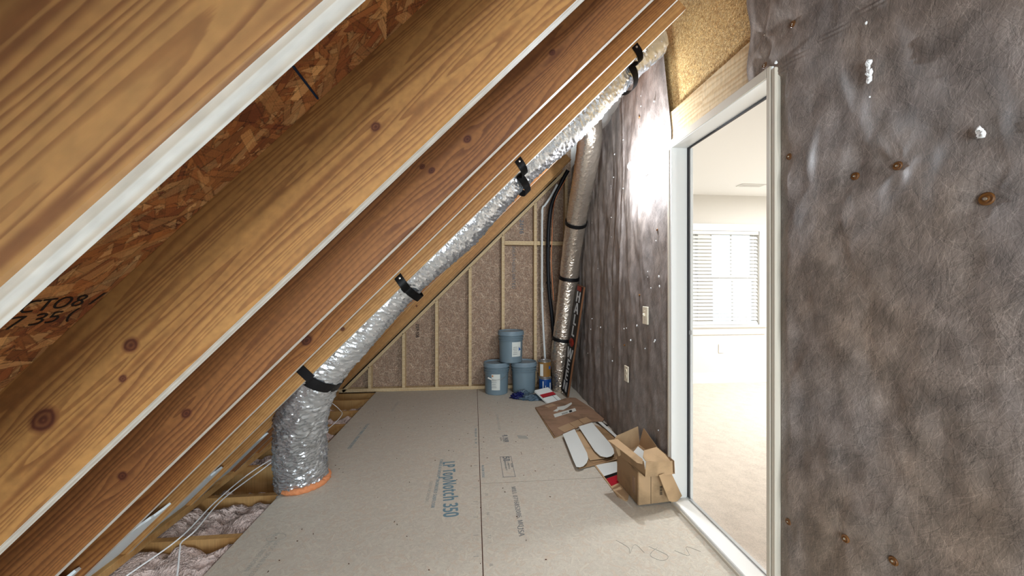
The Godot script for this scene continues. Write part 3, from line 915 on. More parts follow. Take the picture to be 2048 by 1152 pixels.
	# wall outlet below the window
	outlet("outlet", "white outlet on the bedroom wall under the window", V(3.23, .455, 4.797), Basis(Vector3.RIGHT, Vector3.UP, Vector3(0, 0, 1)), M.white_plastic)
	# added ceiling light, out of sight, that brightens the bedroom
	var l := thing("added_ceiling_light", "added flat square ceiling light, out of view in the middle of the bedroom", "light", V(4.1, 2.47, 2.9))
	part("frame", bx(3.75, 4.45, 2.44, 2.4695, 2.55, 3.25, .005), M.white_paint, l)
	part("diffuser", bx(3.78, 4.42, 2.436, 2.4395, 2.58, 3.22, 0), M.panel_glow, l)
	var al := AreaLight3D.new(); al.name = "added_ceiling_area_light"; add_child(al)
	al.position = V(4.1, 2.43, 2.9); al.rotation.x = -PI / 2
	al.area_size = Vector2(.64, .64); al.light_energy = 14.5; al.light_color = Color(1, 1, 1); al.area_range = 12.0; al.shadow_enabled = true
	# ground outside
	var g := struct("ground")
	part("lawn", bx(-30, 30, -3.2, -3.0, 5.2, 60, 0), M.outside, g)

func outlet(called: String, label: String, at: Vector3, B: Basis, m: Material) -> void:
	var t := thing(called, label, "outlet", at)
	var s := stn(); box(s, at + B.z * .0035, Vector3(.072, .116, .007), B, .003)
	part("cover_plate", s, m, t)
	for k in [-1, 1]:
		var r := stn()
		var xf := Transform3D(Basis(B.x, B.z, -B.y), at + B.y * .02 * k)
		lathe(r, [Vector2(.0165, .006), Vector2(.0165, .0092), Vector2(.0155, .0096), Vector2(.0001, .0096)], 20, xf)
		var f := part("receptacle", r, m, t)
		for e in [[-.006, .004], [.006, .004], [0.0, -.008]]:
			var q := stn(); box(q, at + B.y * (.02 * k + e[1]) + B.x * e[0] + B.z * .0097, Vector3(.0018, .008, .0008), B, 0)
			part("slot", q, M.dark_slot, f)

# ---------------------------------------------------------------- lamps
func lampholder(at: Vector3, label: String) -> void:
	var t := thing("lampholder", label, "light", at)
	var xf := Transform3D(Basis(Vector3(0, 0, 1), Vector3(-1, 0, 0), Vector3(0, -1, 0)), at)
	var s := stn()
	lathe(s, [Vector2(.058, -.004), Vector2(.058, .008), Vector2(.054, .013), Vector2(.034, .017), Vector2(.027, .022), Vector2(.025, .045), Vector2(.021, .048), Vector2(.016, .048)], 32, xf)
	part("porcelain_base", s, M.white_plastic, t)
	var b := stn()
	var pr := []
	for k in 15:
		var a := PI * k / 14.0
		var r := .03 * sin(a)
		if k > 9: r = maxf(r, .0135)
		pr.append(Vector2(maxf(r, .0004), .104 + .03 * cos(a) - (.012 if k > 11 else 0.0)))
	pr.reverse()
	lathe(b, pr, 24, xf)
	part("bulb", b, M.bulb, t)
	lamp(at + Vector3(-.104, 0, 0), LAMP_E, Color(.94, .97, 1.0), .03)

const LAMP_E := 1.8
const FILL_E := 10.5  # strength of the added area light behind the camera

func build_lamps() -> void:
	lampholder(V(1.147, 2.059, 2.48), "round white wall lampholder with a lit bare bulb left of the door")
	lampholder(V(1.12, 2.059, -1.1), "added round white wall lampholder with a bare fill bulb, unseen behind the camera")  # second bulb added out of view to light the near rafter faces

# ---------------------------------------------------------------- ducts
func foil_tube(pts: Array, r: float, seg: int, step: float, sd: int, flare: float, rough := 1.0) -> SurfaceTool:
	var s := stn()
	var P := curve(pts, step)
	var n := FastNoiseLite.new(); n.seed = sd; n.frequency = 1.0; n.fractal_octaves = 3
	var L := step * P.size()
	var f := func(t: float, a: float) -> float:
		var l := t * L
		var w := absf(n.get_noise_3d(l * 30.0, cos(a) * 1.5, sin(a) * 1.5)) * .013
		w += n.get_noise_3d(l * 5.0, cos(a) * 2.2 + 9, sin(a) * 2.2) * .007
		w += absf(n.get_noise_3d(l * 62.0, cos(a) * 3.2, sin(a) * 3.2 + 4)) * .008
		w *= rough * (1.0 + 1.0 * smoothstep(.7, .85, t) * rough)
		w += absf(n.get_noise_3d(l * 17.0, cos(a) * .7 + 5, sin(a) * .7)) * .016 * smoothstep(.7, .85, t) * (1.0 if rough > .9 else .0)
		return r - .008 + w + flare * smoothstep(.82, 1.0, t)
	tube(s, P, f, seg, true)
	return s

func pinch(pts: Array, at: float, r: float, w: float) -> SurfaceTool:   # strap round a duct, and its place by share of the length
	var s := stn()
	var P := curve(pts, .01)
	var k := int(at * (P.size() - 1))
	var i0: int = max(k - int(w / .02), 0)
	var q := P.slice(i0, i0 + int(w / .01) + 1)
	tube(s, q, func(_t, _a): return r, 28, false)
	tube(s, q, func(_t, _a): return r - .003, 28, false)
	return s

func build_ducts() -> void:
	# the long duct under the rafters, down to the floor at the deck's edge
	var pts := [slope(1.5, .05, 2.165), slope(1.22, .062, 2.165), slope(.8, .04, 2.165), slope(.35, .064, 2.165), slope(-.07, .038, 2.165), slope(-.49, .062, 2.165), slope(-.85, .036, 2.165), V(-.83, .79, 2.17), V(-.935, .6, 2.25), V(-1.03, .38, 2.42), V(-1.09, .17, 2.57), V(-1.115, -.03, 2.64)]
	var t := thing("flexible_duct", "silver foil flexible duct slung along the rafters down to the floor edge", "duct", V(-1.115, 0, 2.64))
	part("foil_jacket", foil_tube(pts, .128, 64, .0065, 5, .022), M.foil, t)
	for q in [[slope(1.22, 0, 2.0), .0], [slope(.35, 0, 2.0), .0], [slope(-.49, 0, 2.0), 0.0]]:
		var c: Vector3 = q[0]
		var a := (c.x) / R2
		var s := stn()   # strap: from the face of the fifth rafter, under the duct, up the next one
		var line := []
		line.append(slope(a + .01, .05, 1.95)); line.append(slope(a, .0, 1.951)); line.append(slope(a - .01, -.03, 1.985))
		for k in 9:
			var an := PI + PI * (k + 1) / 10.0
			line.append(slope(a - .015, .045 + .137 * sin(an), 2.165 + .137 * cos(an)))
		line.append(slope(a, .02, 2.355))
		var rows := []
		for p in curve(line, .012):
			rows.append(PackedVector3Array([p - Vector3(R2, R2, 0) * .021, p, p + Vector3(R2, R2, 0) * .021]))
		grid(s, rows, false); grid(s, rows, false, true)
		var st := part("strap", s, M.strap, t)
		var h := stn()
		lathe(h, [Vector2(.006, 0), Vector2(.005, .003), Vector2(.0001, .004)], 10, Transform3D(Basis(Vector3.RIGHT, Vector3(0, 0, 1), Vector3(0, -1, 0)), slope(a + .01, .035, 1.9495)))
		part("screw", h, M.nail, st)
	# the strap where the duct leaves the rafters
	part("strap", pinch(pts, .725, .131, .05), M.strap, t)
	var ft := stn()
	box(ft, slope(-1.12, .03, 1.953), Vector3(.045, .09, .004), Basis(Vector3(R2, R2, 0), Vector3(-R2, R2, 0), Vector3(0, 0, 1)))
	part("strap_tail", ft, M.strap, t)
	# orange foam bead at the foot
	var s := stn()
	var ring := []
	for k in 13:
		var a := -.5 * PI + .9 * PI * k / 12.0 - .25
		ring.append(V(-1.115 + cos(a) * .16, .014, 2.625 + sin(a) * .165))
	var nz := FastNoiseLite.new(); nz.seed = 3; nz.frequency = 9.0
	tube(s, curve(ring, .01), func(tt, a): return (.021 + nz.get_noise_2d(tt * 3.0, a * .1) * .01) * (1.0 - .5 * pow(absf(tt * 2 - 1), 4)), 12)
	part("foam_bead", s, M.orange_foam, t)
	# the standing duct by the gable
	var p2 := [V(1.02, 2.79, 3.385), V(1.035, 2.62, 3.4), V(1.06, 2.4, 3.6), V(1.09, 2.1, 3.97), V(1.1, 1.75, 4.24), V(1.095, 1.36, 4.405), V(1.06, .8, 4.52), V(1.03, .4, 4.58), V(1.045, .012, 4.64)]
	var t2 := thing("flexible_duct", "silver foil flexible duct standing in the far right corner behind the sign", "duct", V(1.045, 0, 4.64))
	part("foil_jacket", foil_tube(p2, .115, 56, .0075, 15, -.02, .55), M.foil2, t2)
	for a in [.36, .57, .8]: part("strap", pinch(p2, a, .119, .04), M.strap, t2)

# ---------------------------------------------------------------- pipes in the corner
func build_lines() -> void:
	var a := thing("conduit_pipe", "thin white plastic pipe standing against the gable wall", "pipe", V(.91, 0, 4.74))
	part("pipe", cord([V(1.0, 2.5, 4.6), V(.93, 2.36, 4.7), V(.865, 2.26, 4.745), V(.843, 2.2, 4.75), V(.84, 1.6, 4.75), V(.842, 1.1, 4.75), V(.87, .5, 4.75), V(.905, .002, 4.75)], .013, 12), M.pvc, a)
	for y in [2.17, 1.2]:
		var s := stn(); tube(s, [V(.8415, y, 4.75), V(.8415, y + .02, 4.75), V(.8415, y + .05, 4.75)], func(_t, _a): return .016, 12)
		part("coupling", s, M.pvc, a)
	var b := thing("refrigerant_line", "thick black insulated line curving down beside the white pipe", "pipe", V(1.0, 0, 4.7))
	part("insulation", cord([V(1.12, 2.66, 4.55), V(1.05, 2.52, 4.62), V(.95, 2.28, 4.68), V(.915, 2.0, 4.7), V(.905, 1.6, 4.7), V(.92, 1.2, 4.7), V(.965, .85, 4.72), V(.985, .5, 4.73), V(.96, .002, 4.745)], .024, 14), M.black_rubber, b)
	for y in [1.75, 1.3]:
		var s := stn(); tube(s, [V(.912, y, 4.7), V(.912, y + .012, 4.7), V(.912, y + .03, 4.7)], func(_t, _a): return .032, 14)
		part("wrap", s, M.black_rubber, b)
	var c := thing("copper_tube", "slim copper tube tied to the black insulated line", "pipe", V(.98, 0, 4.7))
	part("tube", cord([V(1.1, 2.56, 4.57), V(1.0, 2.36, 4.655), V(.965, 2.2, 4.67), V(.95, 1.9, 4.668), V(.94, 1.6, 4.668), V(.956, 1.3, 4.67), V(.97, 1.1, 4.672)], .006, 8), M.copper, c)
	var d := thing("wood_block", "low orange brown block on the floor behind the paint cans", "block", V(.87, 0, 4.68))
	part("body", bx(.835, .905, .001, .03, 4.64, 4.72, .006), mat(Color(.5, .2, .08), .7), d)

# ---------------------------------------------------------------- buckets and cans
func bucket(at: Vector3, label: String, turn: float, handle: bool, lab: int) -> void:
	var t := thing("bucket", label, "bucket", at, "")
	var xf := Transform3D(Basis(Vector3.UP, turn), at)
	var s := stn()
	lathe(s, [Vector2(.118, .004), Vector2(.131, .0), Vector2(.134, .006), Vector2(.1415, .258), Vector2(.151, .26), Vector2(.152, .267), Vector2(.1425, .27), Vector2(.143, .286), Vector2(.154, .288), Vector2(.155, .297), Vector2(.144, .3), Vector2(.146, .325)], 48, xf)
	cap(s, .118, .004, 48, xf, -1)
	part("body", s, M.bucket, t)
	var l := stn()
	lathe(l, [Vector2(.148, .317), Vector2(.159, .32), Vector2(.159, .332), Vector2(.1555, .336), Vector2(.1555, .36), Vector2(.152, .368), Vector2(.145, .37), Vector2(.141, .366), Vector2(.138, .355), Vector2(.11, .355), Vector2(.1, .36), Vector2(.05, .36)], 48, xf)
	cap(l, .05, .36, 48, xf, 1)
	var lid := part("lid", l, M.bucket_lid, t)
	for k in 12:
		var a := TAU * k / 12.0
		var r := stn(); box(r, xf * Vector3(cos(a) * .1555, .334, sin(a) * .1555), Vector3(.004, .016, .008), xf.basis * Basis(Vector3.UP, -a))
		part("tear_tab", r, M.bucket_lid, lid)
	if lab > 0:
		var rows := []
		var w := .42 if lab == 1 else .36
		var y0 := .075 if lab == 1 else .06
		var y1 := .245
		for i in 2:
			var row := PackedVector3Array()
			for k in 13:
				var a := lerpf(-w, w, k / 12.0)
				var y: float = lerpf(y0, y1, i)
				var rr := .1348 + (.1425 - .134) * y / .275 + .0012
				row.append(xf * Vector3(sin(a) * rr, y, cos(a) * rr))
			rows.append(row)
		var q := stn(); grid(q, rows); 
		var lb := part("paper_label", q, M.paper, t)
		if lab == 1:
			var q2 := stn()
			var rr := .1425
			tri(q2, xf * Vector3(sin(.2) * rr, .19, cos(.2) * rr), xf * Vector3(sin(.2) * rr, .14, cos(.2) * rr), xf * Vector3(sin(.42) * rr, .155, cos(.42) * rr), xf.basis * Vector3(.3, 0, 1))
			part("blue_mark", q2, M.print_blue, lb)
		for k in 5:
			var q3 := stn(); box(q3, xf * Vector3(-.02, y0 + .03 + k * .02, .1395 + k * .0006), Vector3(.06 - .008 * (k % 3), .004, .0008), xf.basis, 0)
			part("print_line", q3, M.print_grey, lb)
		if lab == 2:
			var q4 := stn(); box(q4, xf * Vector3(-.03, .225, .1395), Vector3(.03, .02, .0008), xf.basis, 0)
			part("orange_mark", q4, M.print_orange, lb)
	if handle:
		var hp := []
		for k in 11:
			var a := PI * k / 10.0
			hp.append(xf * Vector3(cos(a) * .153, .285 - sin(a) * .1, sin(a) * .155 + .004))
		var h := part("bail_handle", cord(hp, .0022, 6, .015), M.tin, t)
		var g := stn(); tube(g, [hp[6] + Vector3(0, 0, .006), (hp[6] + hp[7]) * .5 + Vector3(0, 0, .006), hp[7] + Vector3(0, 0, .006)], func(_t, _a): return .009, 10)
		part("grip", g, M.white_plastic, h)

func can(at: Vector3, label: String, m: Material, blue: bool) -> void:
	var t := thing("paint_can", label, "paint can", at)
	var xf := Transform3D(Basis.IDENTITY, at)
	var s := stn()
	lathe(s, [Vector2(.07, .002), Vector2(.074, .0), Vector2(.0745, .008), Vector2(.0725, .01), Vector2(.0725, .186), Vector2(.0745, .188), Vector2(.0755, .196), Vector2(.072, .198), Vector2(.066, .194), Vector2(.062, .186), Vector2(.058, .192), Vector2(.02, .192)], 36, xf)
	cap(s, .02, .192, 36, xf); cap(s, .07, .002, 36, xf, -1)
	part("can_body", s, M.tin, t)
	var rows := []
	for y in [.012, .18]:
		var row := PackedVector3Array()
		for k in 37:
			var a := TAU * k / 36.0 + .3
			row.append(xf * Vector3(sin(a) * .0732, y, cos(a) * .0732))
		rows.append(row)
	var q := stn(); grid(q, rows)
	var w := part("wrapper", q, m, t)
	if blue:
		for e in [[-.5, .05, .16], [-.1, .03, .11], [.35, .06, .09], [.0, .25, .05], [.75, .08, .14]]:   # white brush strokes and band
			var rr := []
			for y in [.012, e[2]]:
				var row := PackedVector3Array()
				for k in 5:
					var a: float = e[0] + lerpf(-e[1], e[1], k / 4.0) * 1.4
					row.append(xf * Vector3(sin(a) * .0738, y, cos(a) * .0738))
				rr.append(row)
			var z := stn(); grid(z, rr); part("white_stroke", z, M.paper, w)
	else:
		var rr := []
		for y in [.1, .135]:
			var row := PackedVector3Array()
			for k in 5: row.append(xf * Vector3(sin(.55 + k * .1) * .0738, y, cos(.55 + k * .1) * .0738))
			rr.append(row)
		var z := stn(); grid(z, rr); part("blue_mark", z, M.print_blue, w)
		rr = []
		for y in [.02, .16]:
			var row := PackedVector3Array()
			for k in 6: row.append(xf * Vector3(sin(-1.0 + k * .12) * .0738, y, cos(-1.0 + k * .12) * .0738))
			rr.append(row)
		z = stn(); grid(z, rr); part("paper_label", z, M.paper, w)

func build_buckets() -> void:
	bucket(V(.268, .001, 4.635), "blue grey plastic bucket with a wire handle, left of the bottom two", -.12, true, 2)
	bucket(V(.598, .001, 4.635), "blue grey plastic bucket standing between the left bucket and the paint cans", .4, false, 0)
	bucket(V(.44, .3725, 4.63), "blue grey plastic bucket with a pale label on top of the other two", .42, false, 1)
	can(V(.838, .001, 4.53), "blue paint can with white strokes standing under another can", M.blue_can, true)
	can(V(.832, .2, 4.53), "brown labelled paint can on top of the blue one", M.can_label, false)
	# crumpled plastic bag
	var b := thing("plastic_bag", "crumpled grey plastic bag with something dark blue inside, before the buckets", "bag", V(.6, 0, 4.33))
	var n := FastNoiseLite.new(); n.seed = 9; n.frequency = 1.0; n.fractal_octaves = 4
	for e in [[.5, 4.375, .09, .065, .06, M.bag_blue, "blue_content"], [.63, 4.31, .13, .07, .05, M.bag_grey, "bag_body"], [.555, 4.42, .1, .045, .065, M.bag_grey, "bag_fold"]]:
		var rows := []
		for i in 17:
			var row := PackedVector3Array()
			for k in 32:
				var a := TAU * k / 32.0; var p := PI * .5 * i / 16.0
				var dir := Vector3(cos(p) * cos(a), sin(p), cos(p) * sin(a))
				var r := 1.0 + n.get_noise_3dv(dir * 2.4 + Vector3(e[0] * 30, 0, 0)) * .55 - absf(n.get_noise_3dv(dir * 6.0)) * .35
				row.append(V(e[0] + dir.x * e[2] * r, .002 + dir.y * e[4] * r, e[1] + dir.z * e[3] * r))
			rows.append(row)
		var s := stn(); grid(s, rows, true, false)
		part(e[6], s, e[5], b)

# ---------------------------------------------------------------- cartons and the sign
func build_cartons() -> void:
	# tall sign with stacked letters
	var A := V(1.05, .004, 4.31); var L := Vector3(.128, 1.255, .225); var W := Vector3(-.03, .03, -.19)
	var ln := L.normalized(); var wn := (W - ln * W.dot(ln)).normalized()
	var nn := ln.cross(wn).normalized()
	if nn.x > 0: nn = -nn
	var sg := thing("wooden_sign", "tall narrow black sign with stacked white letters leaning on the dark wall", "sign", A)
	var s := stn()
	box(s, A + ln * .645 + wn * .095 + nn * -.012, Vector3(1.27, .19, .022), Basis(ln, wn, ln.cross(wn)), .003)
	var bd := part("board", s, M.sign_edge, sg)
	var fc := stn()
	box(fc, A + ln * .645 + wn * .095 + nn * .0005, Vector3(1.262, .182, .003), Basis(ln, wn, ln.cross(wn)), .0)
	part("black_face", fc, M.black_card, sg)
	var word := "HALLOWEEN"
	for k in 9:
		var at := A + ln * (1.15 - k * .131) + wn * .095 + nn * .003
		if k == 4:
			var q := stn()
			var rows := []
			for i in 7:
				var row := PackedVector3Array()
				for j in 20:
					var a := TAU * j / 20.0; var p := PI * .5 * i / 6.0
					var r := .052 * cos(p) * (1.0 - .09 * absf(sin(a * 3.0)))
					row.append(at + wn * cos(a) * r * 1.25 + ln * sin(a) * r + nn * sin(p) * .008)
				rows.append(row)
			grid(q, rows, true, false); part("pumpkin_letter", q, M.pumpkin, sg)
			continue
		var st := stn()
		st.append_from(letters(word[k], .115, .002, "Droid Sans", true), 0, Transform3D(Basis(-wn * 1.05, ln, nn), at))
		part("letter", st, M.sign_white, sg)
	var st2 := stn()
	box(st2, A + ln * 1.245 + wn * .1 + nn * .003, Vector3(.05, .1, .004), Basis(ln, wn, nn), .001)
	part("red_ornament", st2, M.pumpkin, sg)
	# white box with a red stripe, propped at the foot of the duct
	var c0 := V(.80, .01, 4.12); var ux := Vector3(.2, .0, -.14).normalized(); var uy := Vector3(-.045, .085, -.19)
	uy = (uy - ux * uy.dot(ux)).normalized()
	var un := ux.cross(uy)
	var wb := thing("carton", "small white carton with a red stripe at the foot of the sign", "box", c0)
	s = stn(); box(s, c0 + ux * .1 + uy * .115 - un * .012, Vector3(.21, .23, .024), Basis(ux, uy, un), .002); part("carton_body", s, M.white_card, wb)
	s = stn(); box(s, c0 + ux * .1 + uy * .118 + un * .0006, Vector3(.211, .05, .0012), Basis(ux, uy, un), 0); part("red_stripe", s, M.red_card, wb)
	s = stn(); box(s, c0 + ux * .1 + uy * .09 + un * .0006, Vector3(.211, .006, .0012), Basis(ux, uy, un), 0); part("black_stripe", s, M.black_card, wb)
	s = stn(); box(s, c0 + ux * .145 + uy * .045 + un * .0006, Vector3(.004, .085, .0012), Basis(ux, uy, un), 0); part("seam_line", s, M.black_card, wb)
	# flattened brown carton
	var fc2 := thing("flattened_carton", "large flattened brown carton with a white address label lying before the sign", "carton", V(.95, 0, 3.8))
	part("carton_panel", flat([[.633, 3.984], [.66, 3.99], [.76, 4.07], [.98, 4.24], [1.06, 4.3], [1.14, 4.27], [1.205, 3.9], [1.225, 3.56], [1.19, 3.5], [1.1, 3.505], [1.0, 3.42], [.99, 3.43], [.89, 3.34], [.885, 3.35], [.77, 3.25], [.673, 3.177]], .008, .005), M.card_grey, fc2)
	part("lower_panel", flat([[.63, 3.97], [1.15, 4.27], [1.21, 3.6], [1.1, 3.52], [.66, 3.165]], .001, .006), M.card_dark, fc2)
	var lb := part("address_label", flat([[.774, 3.737], [1.036, 3.91], [1.025, 3.82], [.769, 3.643]], .0134, .0006), M.paper, fc2)
	for k in 9: part("barcode_bar", flat([[.86 + k * .008, 3.755 + k * .0053], [.864 + k * .008, 3.757 + k * .0053], [.859 + k * .008, 3.715 + k * .0053], [.855 + k * .008, 3.713 + k * .0053]], .0141, .0004), M.black_card, lb)
	part("barcode_block", flat([[.95, 3.83], [.985, 3.853], [.978, 3.795], [.944, 3.77]], .0141, .0004), M.dark_slot, lb)
	part("torn_label", flat([[.79, 3.83], [.85, 3.91], [.86, 3.96], [.95, 4.0], [1.05, 4.11], [1.04, 4.05], [.96, 3.93], [.9, 3.86], [.86, 3.87], [.83, 3.82]], .0134, .0008), M.paper, fc2)
	for e in [[[.73, 3.36], [.86, 3.47], [.89, 3.35], [.77, 3.255]], [[.868, 3.475], [.97, 3.555], [.985, 3.44], [.895, 3.352]], [[.978, 3.56], [1.07, 3.62], [1.09, 3.51], [.995, 3.44]], [[.735, 4.0], [.83, 4.075], [.86, 4.02], [.76, 3.94]]]:
		part("tape_flap", flat(e, .0134, .003), M.tape, fc2)
	part("dark_gap", flat([[1.12, 3.49], [1.19, 3.49], [1.21, 3.41], [1.17, 3.38]], .002, .004), M.black_card, fc2)
	# flattened carton with white tongues
	var wt := thing("flattened_carton", "flattened carton with two long white rounded flaps, between the brown carton and the open box", "carton", V(.9, 0, 3.0))
	part("inner_panel", flat([[.74, 3.15], [.88, 3.3], [1.09, 3.42], [1.15, 3.3], [1.16, 3.0], [1.05, 2.72], [.83, 2.64], [.715, 2.6]], .0072, .004), M.card_dark, wt)
	part("carton_panel", flat([[.86, 3.26], [1.07, 3.36], [1.14, 3.2], [1.12, 2.95], [1.02, 2.73], [.84, 2.665], [.8, 2.7]], .012, .004), M.card_dark, wt)
	part("carton_panel", flat([[.84, 3.2], [1.0, 3.3], [1.0, 2.8], [.93, 2.71], [.82, 2.69]], .0225, .004), M.card, wt)
	for e in [[[.736, 3.17], [.864, 3.279], [.83, 2.79], [.812, 2.70], [.78, 2.635], [.745, 2.592], [.718, 2.578], [.694, 2.588], [.70, 2.7]], [[.907, 3.304], [1.055, 3.393], [1.052, 2.93], [1.042, 2.82], [1.02, 2.745], [.985, 2.705], [.943, 2.688], [.903, 2.715], [.89, 2.8]]]:
		var y: float = .03 if e[0][0] < .8 else .04
		part("white_flap", flat(e, y, .003), M.white_card, wt)
	part("edge_strip", flat([[1.13, 3.46], [1.165, 3.45], [1.185, 3.08], [1.16, 3.05]], .02, .004), M.white_card, wt)
	# printed carton under the open box
	var rc := thing("flattened_carton", "flattened white, black and red printed carton pinned under the open box", "carton", V(.9, 0, 2.45))
	part("carton_panel", flat([[.84, 2.655], [.86, 2.66], [1.02, 2.7], [1.03, 2.45], [.9, 2.2], [.885, 2.19], [.855, 2.24]], .001, .005), M.card, rc)
	part("white_print", flat([[.852, 2.652], [1.014, 2.693], [1.01, 2.56], [.855, 2.49]], .0062, .0006), M.white_card, rc)
	part("black_print", flat([[.855, 2.488], [1.01, 2.558], [1.01, 2.53], [.856, 2.455]], .0062, .0006), M.black_card, rc)
	part("red_print", flat([[.856, 2.453], [1.01, 2.528], [.96, 2.42], [.858, 2.36]], .0062, .0006), M.red_card, rc)
	# lower box, closed
	var q0 := V(.936, .009, 2.135); var ex := Vector3(.2, 0, -.022); var ez := Vector3(-.012, 0, -.29)
	var lo := thing("cardboard_box", "brown cardboard box under the torn open one beside the door sill", "box", q0)
	var H := .186
	s = stn()
	sheet3(s, [q0, q0 + ex, q0 + ex + Vector3(0, H, 0), q0 + Vector3(0, H, 0)], .004); part("front_panel", s, M.card, lo)
	s = stn()
	sheet3(s, [q0 + ez, q0, q0 + Vector3(0, H, 0), q0 + ez + Vector3(0, H, 0)], .004); part("side_panel", s, M.card_dark, lo)
	s = stn()
	sheet3(s, [q0 + ex, q0 + ex + ez, q0 + ex + ez + Vector3(0, H, 0), q0 + ex + Vector3(0, H, 0)], .004); part("side_panel", s, M.card, lo)
	s = stn()
	sheet3(s, [q0 + ex + ez, q0 + ez, q0 + ez + Vector3(0, H, 0), q0 + ex + ez + Vector3(0, H, 0)], .004); part("back_panel", s, M.card, lo)
	s = stn()
	sheet3(s, [q0 + Vector3(0, H, 0), q0 + ex + Vector3(0, H, 0), q0 + ex + ez + Vector3(0, H, 0), q0 + ez + Vector3(0, H, 0)], .004); part("top_panel", s, M.card, lo)
	var fn := Vector3(ex.z, 0, -ex.x).normalized()
	if fn.z < 0: fn = -fn
	s = stn(); box(s, q0 + ex * .38 + Vector3(0, H * .5, 0) + fn * .0045, Vector3(.0025, H, .001), Basis(ex.normalized(), Vector3.UP, fn), 0); part("seam_line", s, M.dark_slot, lo)
	for k in 9:
		s = stn(); box(s, q0 + ex * (.7) + Vector3(0, .045 + k * .006, 0) + fn * .0045, Vector3(.016, .0035 if k % 3 else .002, .001), Basis(ex.normalized(), Vector3.UP, fn), 0); part("barcode_bar", s, M.dark_slot, lo)
	var sn := Vector3(-1, 0, .04).normalized()
	for k in 4:
		s = stn(); box(s, q0 + ez * (.13 + k * .035) + Vector3(0, .09, 0) + sn * .0045, Vector3(.006, .1 - .012 * (k % 2), .001), Basis(ez.normalized(), Vector3.UP, ez.normalized().cross(Vector3.UP)), 0); part("print_line", s, M.card_grey, lo)
	# upper box: torn open, walls splayed
	var b0 := .2; 
	var F := V(.945, b0, 2.07); var Rr := V(1.128, b0, 2.09); var Bk := V(1.105, b0, 2.5); var Lf := V(.915, b0, 2.33)
	var up := thing("cardboard_box", "torn open brown cardboard box with white lining on top of the closed box", "box", F)
	s = stn(); sheet3(s, [F, Rr, Bk, Lf], .003); part("base_panel", s, M.card_dark, up)
	s = stn(); sheet3(s, [F + Vector3(.03, .005, -.06), Rr + Vector3(-.03, .005, -.08), Bk + Vector3(-.03, .005, .04), Lf + Vector3(.04, .005, .02)], .002); part("white_lining", s, M.white_card, up)
	s = stn(); sheet3(s, [F, Rr + Vector3(-.012, 0, 0), Rr + Vector3(-.015, .075, .002), F + Vector3(.005, .085, 0)], .003); part("front_panel", s, M.card, up)
	s = stn(); sheet3(s, [Lf, F, F + Vector3(-.005, .09, .003), F + Vector3(-.02, .082, -.06), Lf + Vector3(-.03, .1, -.0)], .003); part("side_panel", s, M.card_dark, up)
	s = stn(); sheet3(s, [Rr, Bk, Bk + Vector3(.018, .115, .01), V(1.137, .262, 2.3), Rr + Vector3(.012, .06, -.03)], .003); part("side_panel", s, M.card_dark, up)
	s = stn(); sheet3(s, [Bk, Lf, Lf + Vector3(-.05, .095, 0), Lf + Vector3(-.02, .12, -.03), Bk + Vector3(.01, .12, .0)], .003); part("back_panel", s, M.card, up)
	# flaps: folded in at the front, bent out at the left, hanging to the sill at the right
	s = stn(); sheet3(s, [F + Vector3(.005, .086, 0), Rr + Vector3(-.016, .077, .002), Rr + Vector3(-.03, .09, -.05), Rr + Vector3(-.06, .115, -.095), F + Vector3(.03, .125, -.07), F + Vector3(.0, .1, -.025)], .003); part("flap", s, M.card, up)
	s = stn(); sheet3(s, [F + Vector3(-.008, .092, -.01), Lf + Vector3(-.03, .101, 0), Lf + Vector3(-.095, .112, .015), Lf + Vector3(-.085, .1, .04), F + Vector3(-.055, .088, .02), F + Vector3(-.03, .082, .035)], .003); part("flap", s, M.card, up)
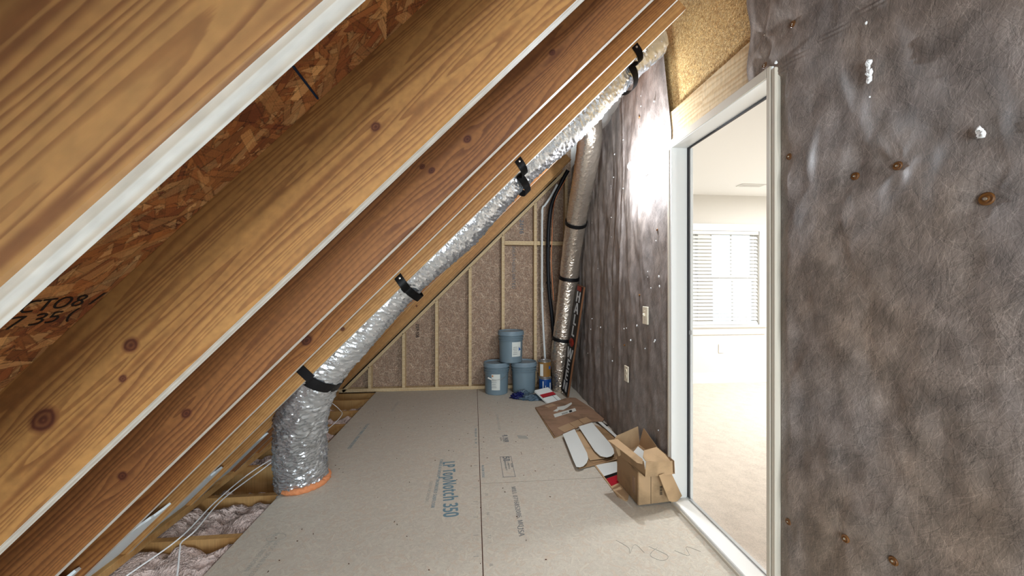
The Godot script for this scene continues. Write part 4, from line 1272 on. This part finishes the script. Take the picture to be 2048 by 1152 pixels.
	s = stn(); sheet3(s, [V(1.02, .212, 2.055), V(1.125, .216, 2.08), V(1.15, .16, 2.1), V(1.205, .045, 2.135), V(1.165, .03, 2.1), V(1.12, .042, 2.075), V(1.105, .06, 2.05)], .003); part("hanging_flap", s, M.card, up)

# ---------------------------------------------------------------- switch and outlet on the dark wall
func build_wall_plates() -> void:
	var B := Basis(Vector3(0, 0, 1), Vector3.UP, Vector3(-1, 0, 0))
	var at := V(1.138, 1.068, 2.47)
	var t := thing("light_switch", "ivory light switch plate on the dark wall left of the door", "switch", at)
	var s := stn(); box(s, at + B.z * .006, Vector3(.072, .117, .012), B, .003); part("cover_plate", s, M.ivory, t)
	s = stn(); box(s, at + B.z * .018 + Vector3(0, .004, 0), Vector3(.009, .018, .014), B * Basis(Vector3.RIGHT, .4), .002); part("toggle", s, M.ivory, t)
	for k in [-1, 1]:
		s = stn(); lathe(s, [Vector2(.003, .012), Vector2(.0028, .0135), Vector2(.0001, .0138)], 8, Transform3D(Basis(B.x, B.z, -B.y), at + B.y * .03 * k)); part("screw", s, M.ivory, t)
	outlet("outlet", "ivory outlet plate on the dark wall below and left of the switch", V(1.136, .61, 2.795), B, M.ivory)

# ---------------------------------------------------------------- loose cables at the eave
func build_cables() -> void:
	var a := thing("electric_cable", "white electric cable running straight over the joists to the picture's corner", "cable", V(-1.45, 0, 2.4))
	part("sheath", cord([V(-1.56, -.02, 1.5), V(-1.505, .0, 1.81), V(-1.47, -.005, 2.1), V(-1.49, .012, 2.406), V(-1.48, .02, 2.75), V(-1.42, .01, 3.1), V(-1.3, .0, 3.5), V(-1.28, .012, 3.9), V(-1.35, .03, 4.05), V(-1.45, .09, 4.1)], .0036, 8), M.cable, a)
	var b := thing("electric_cable", "white electric cable that bends down between two joists", "cable", V(-1.4, 0, 2.2))
	part("sheath", cord([V(-1.2, -.05, 1.55), V(-1.27, -.03, 1.78), V(-1.4, .0, 2.0), V(-1.435, -.003, 2.06), V(-1.43, .0, 2.15), V(-1.465, .012, 2.42), V(-1.43, .02, 2.75), V(-1.38, .04, 2.95), V(-1.33, .0, 3.2)], .0036, 8), M.cable, b)
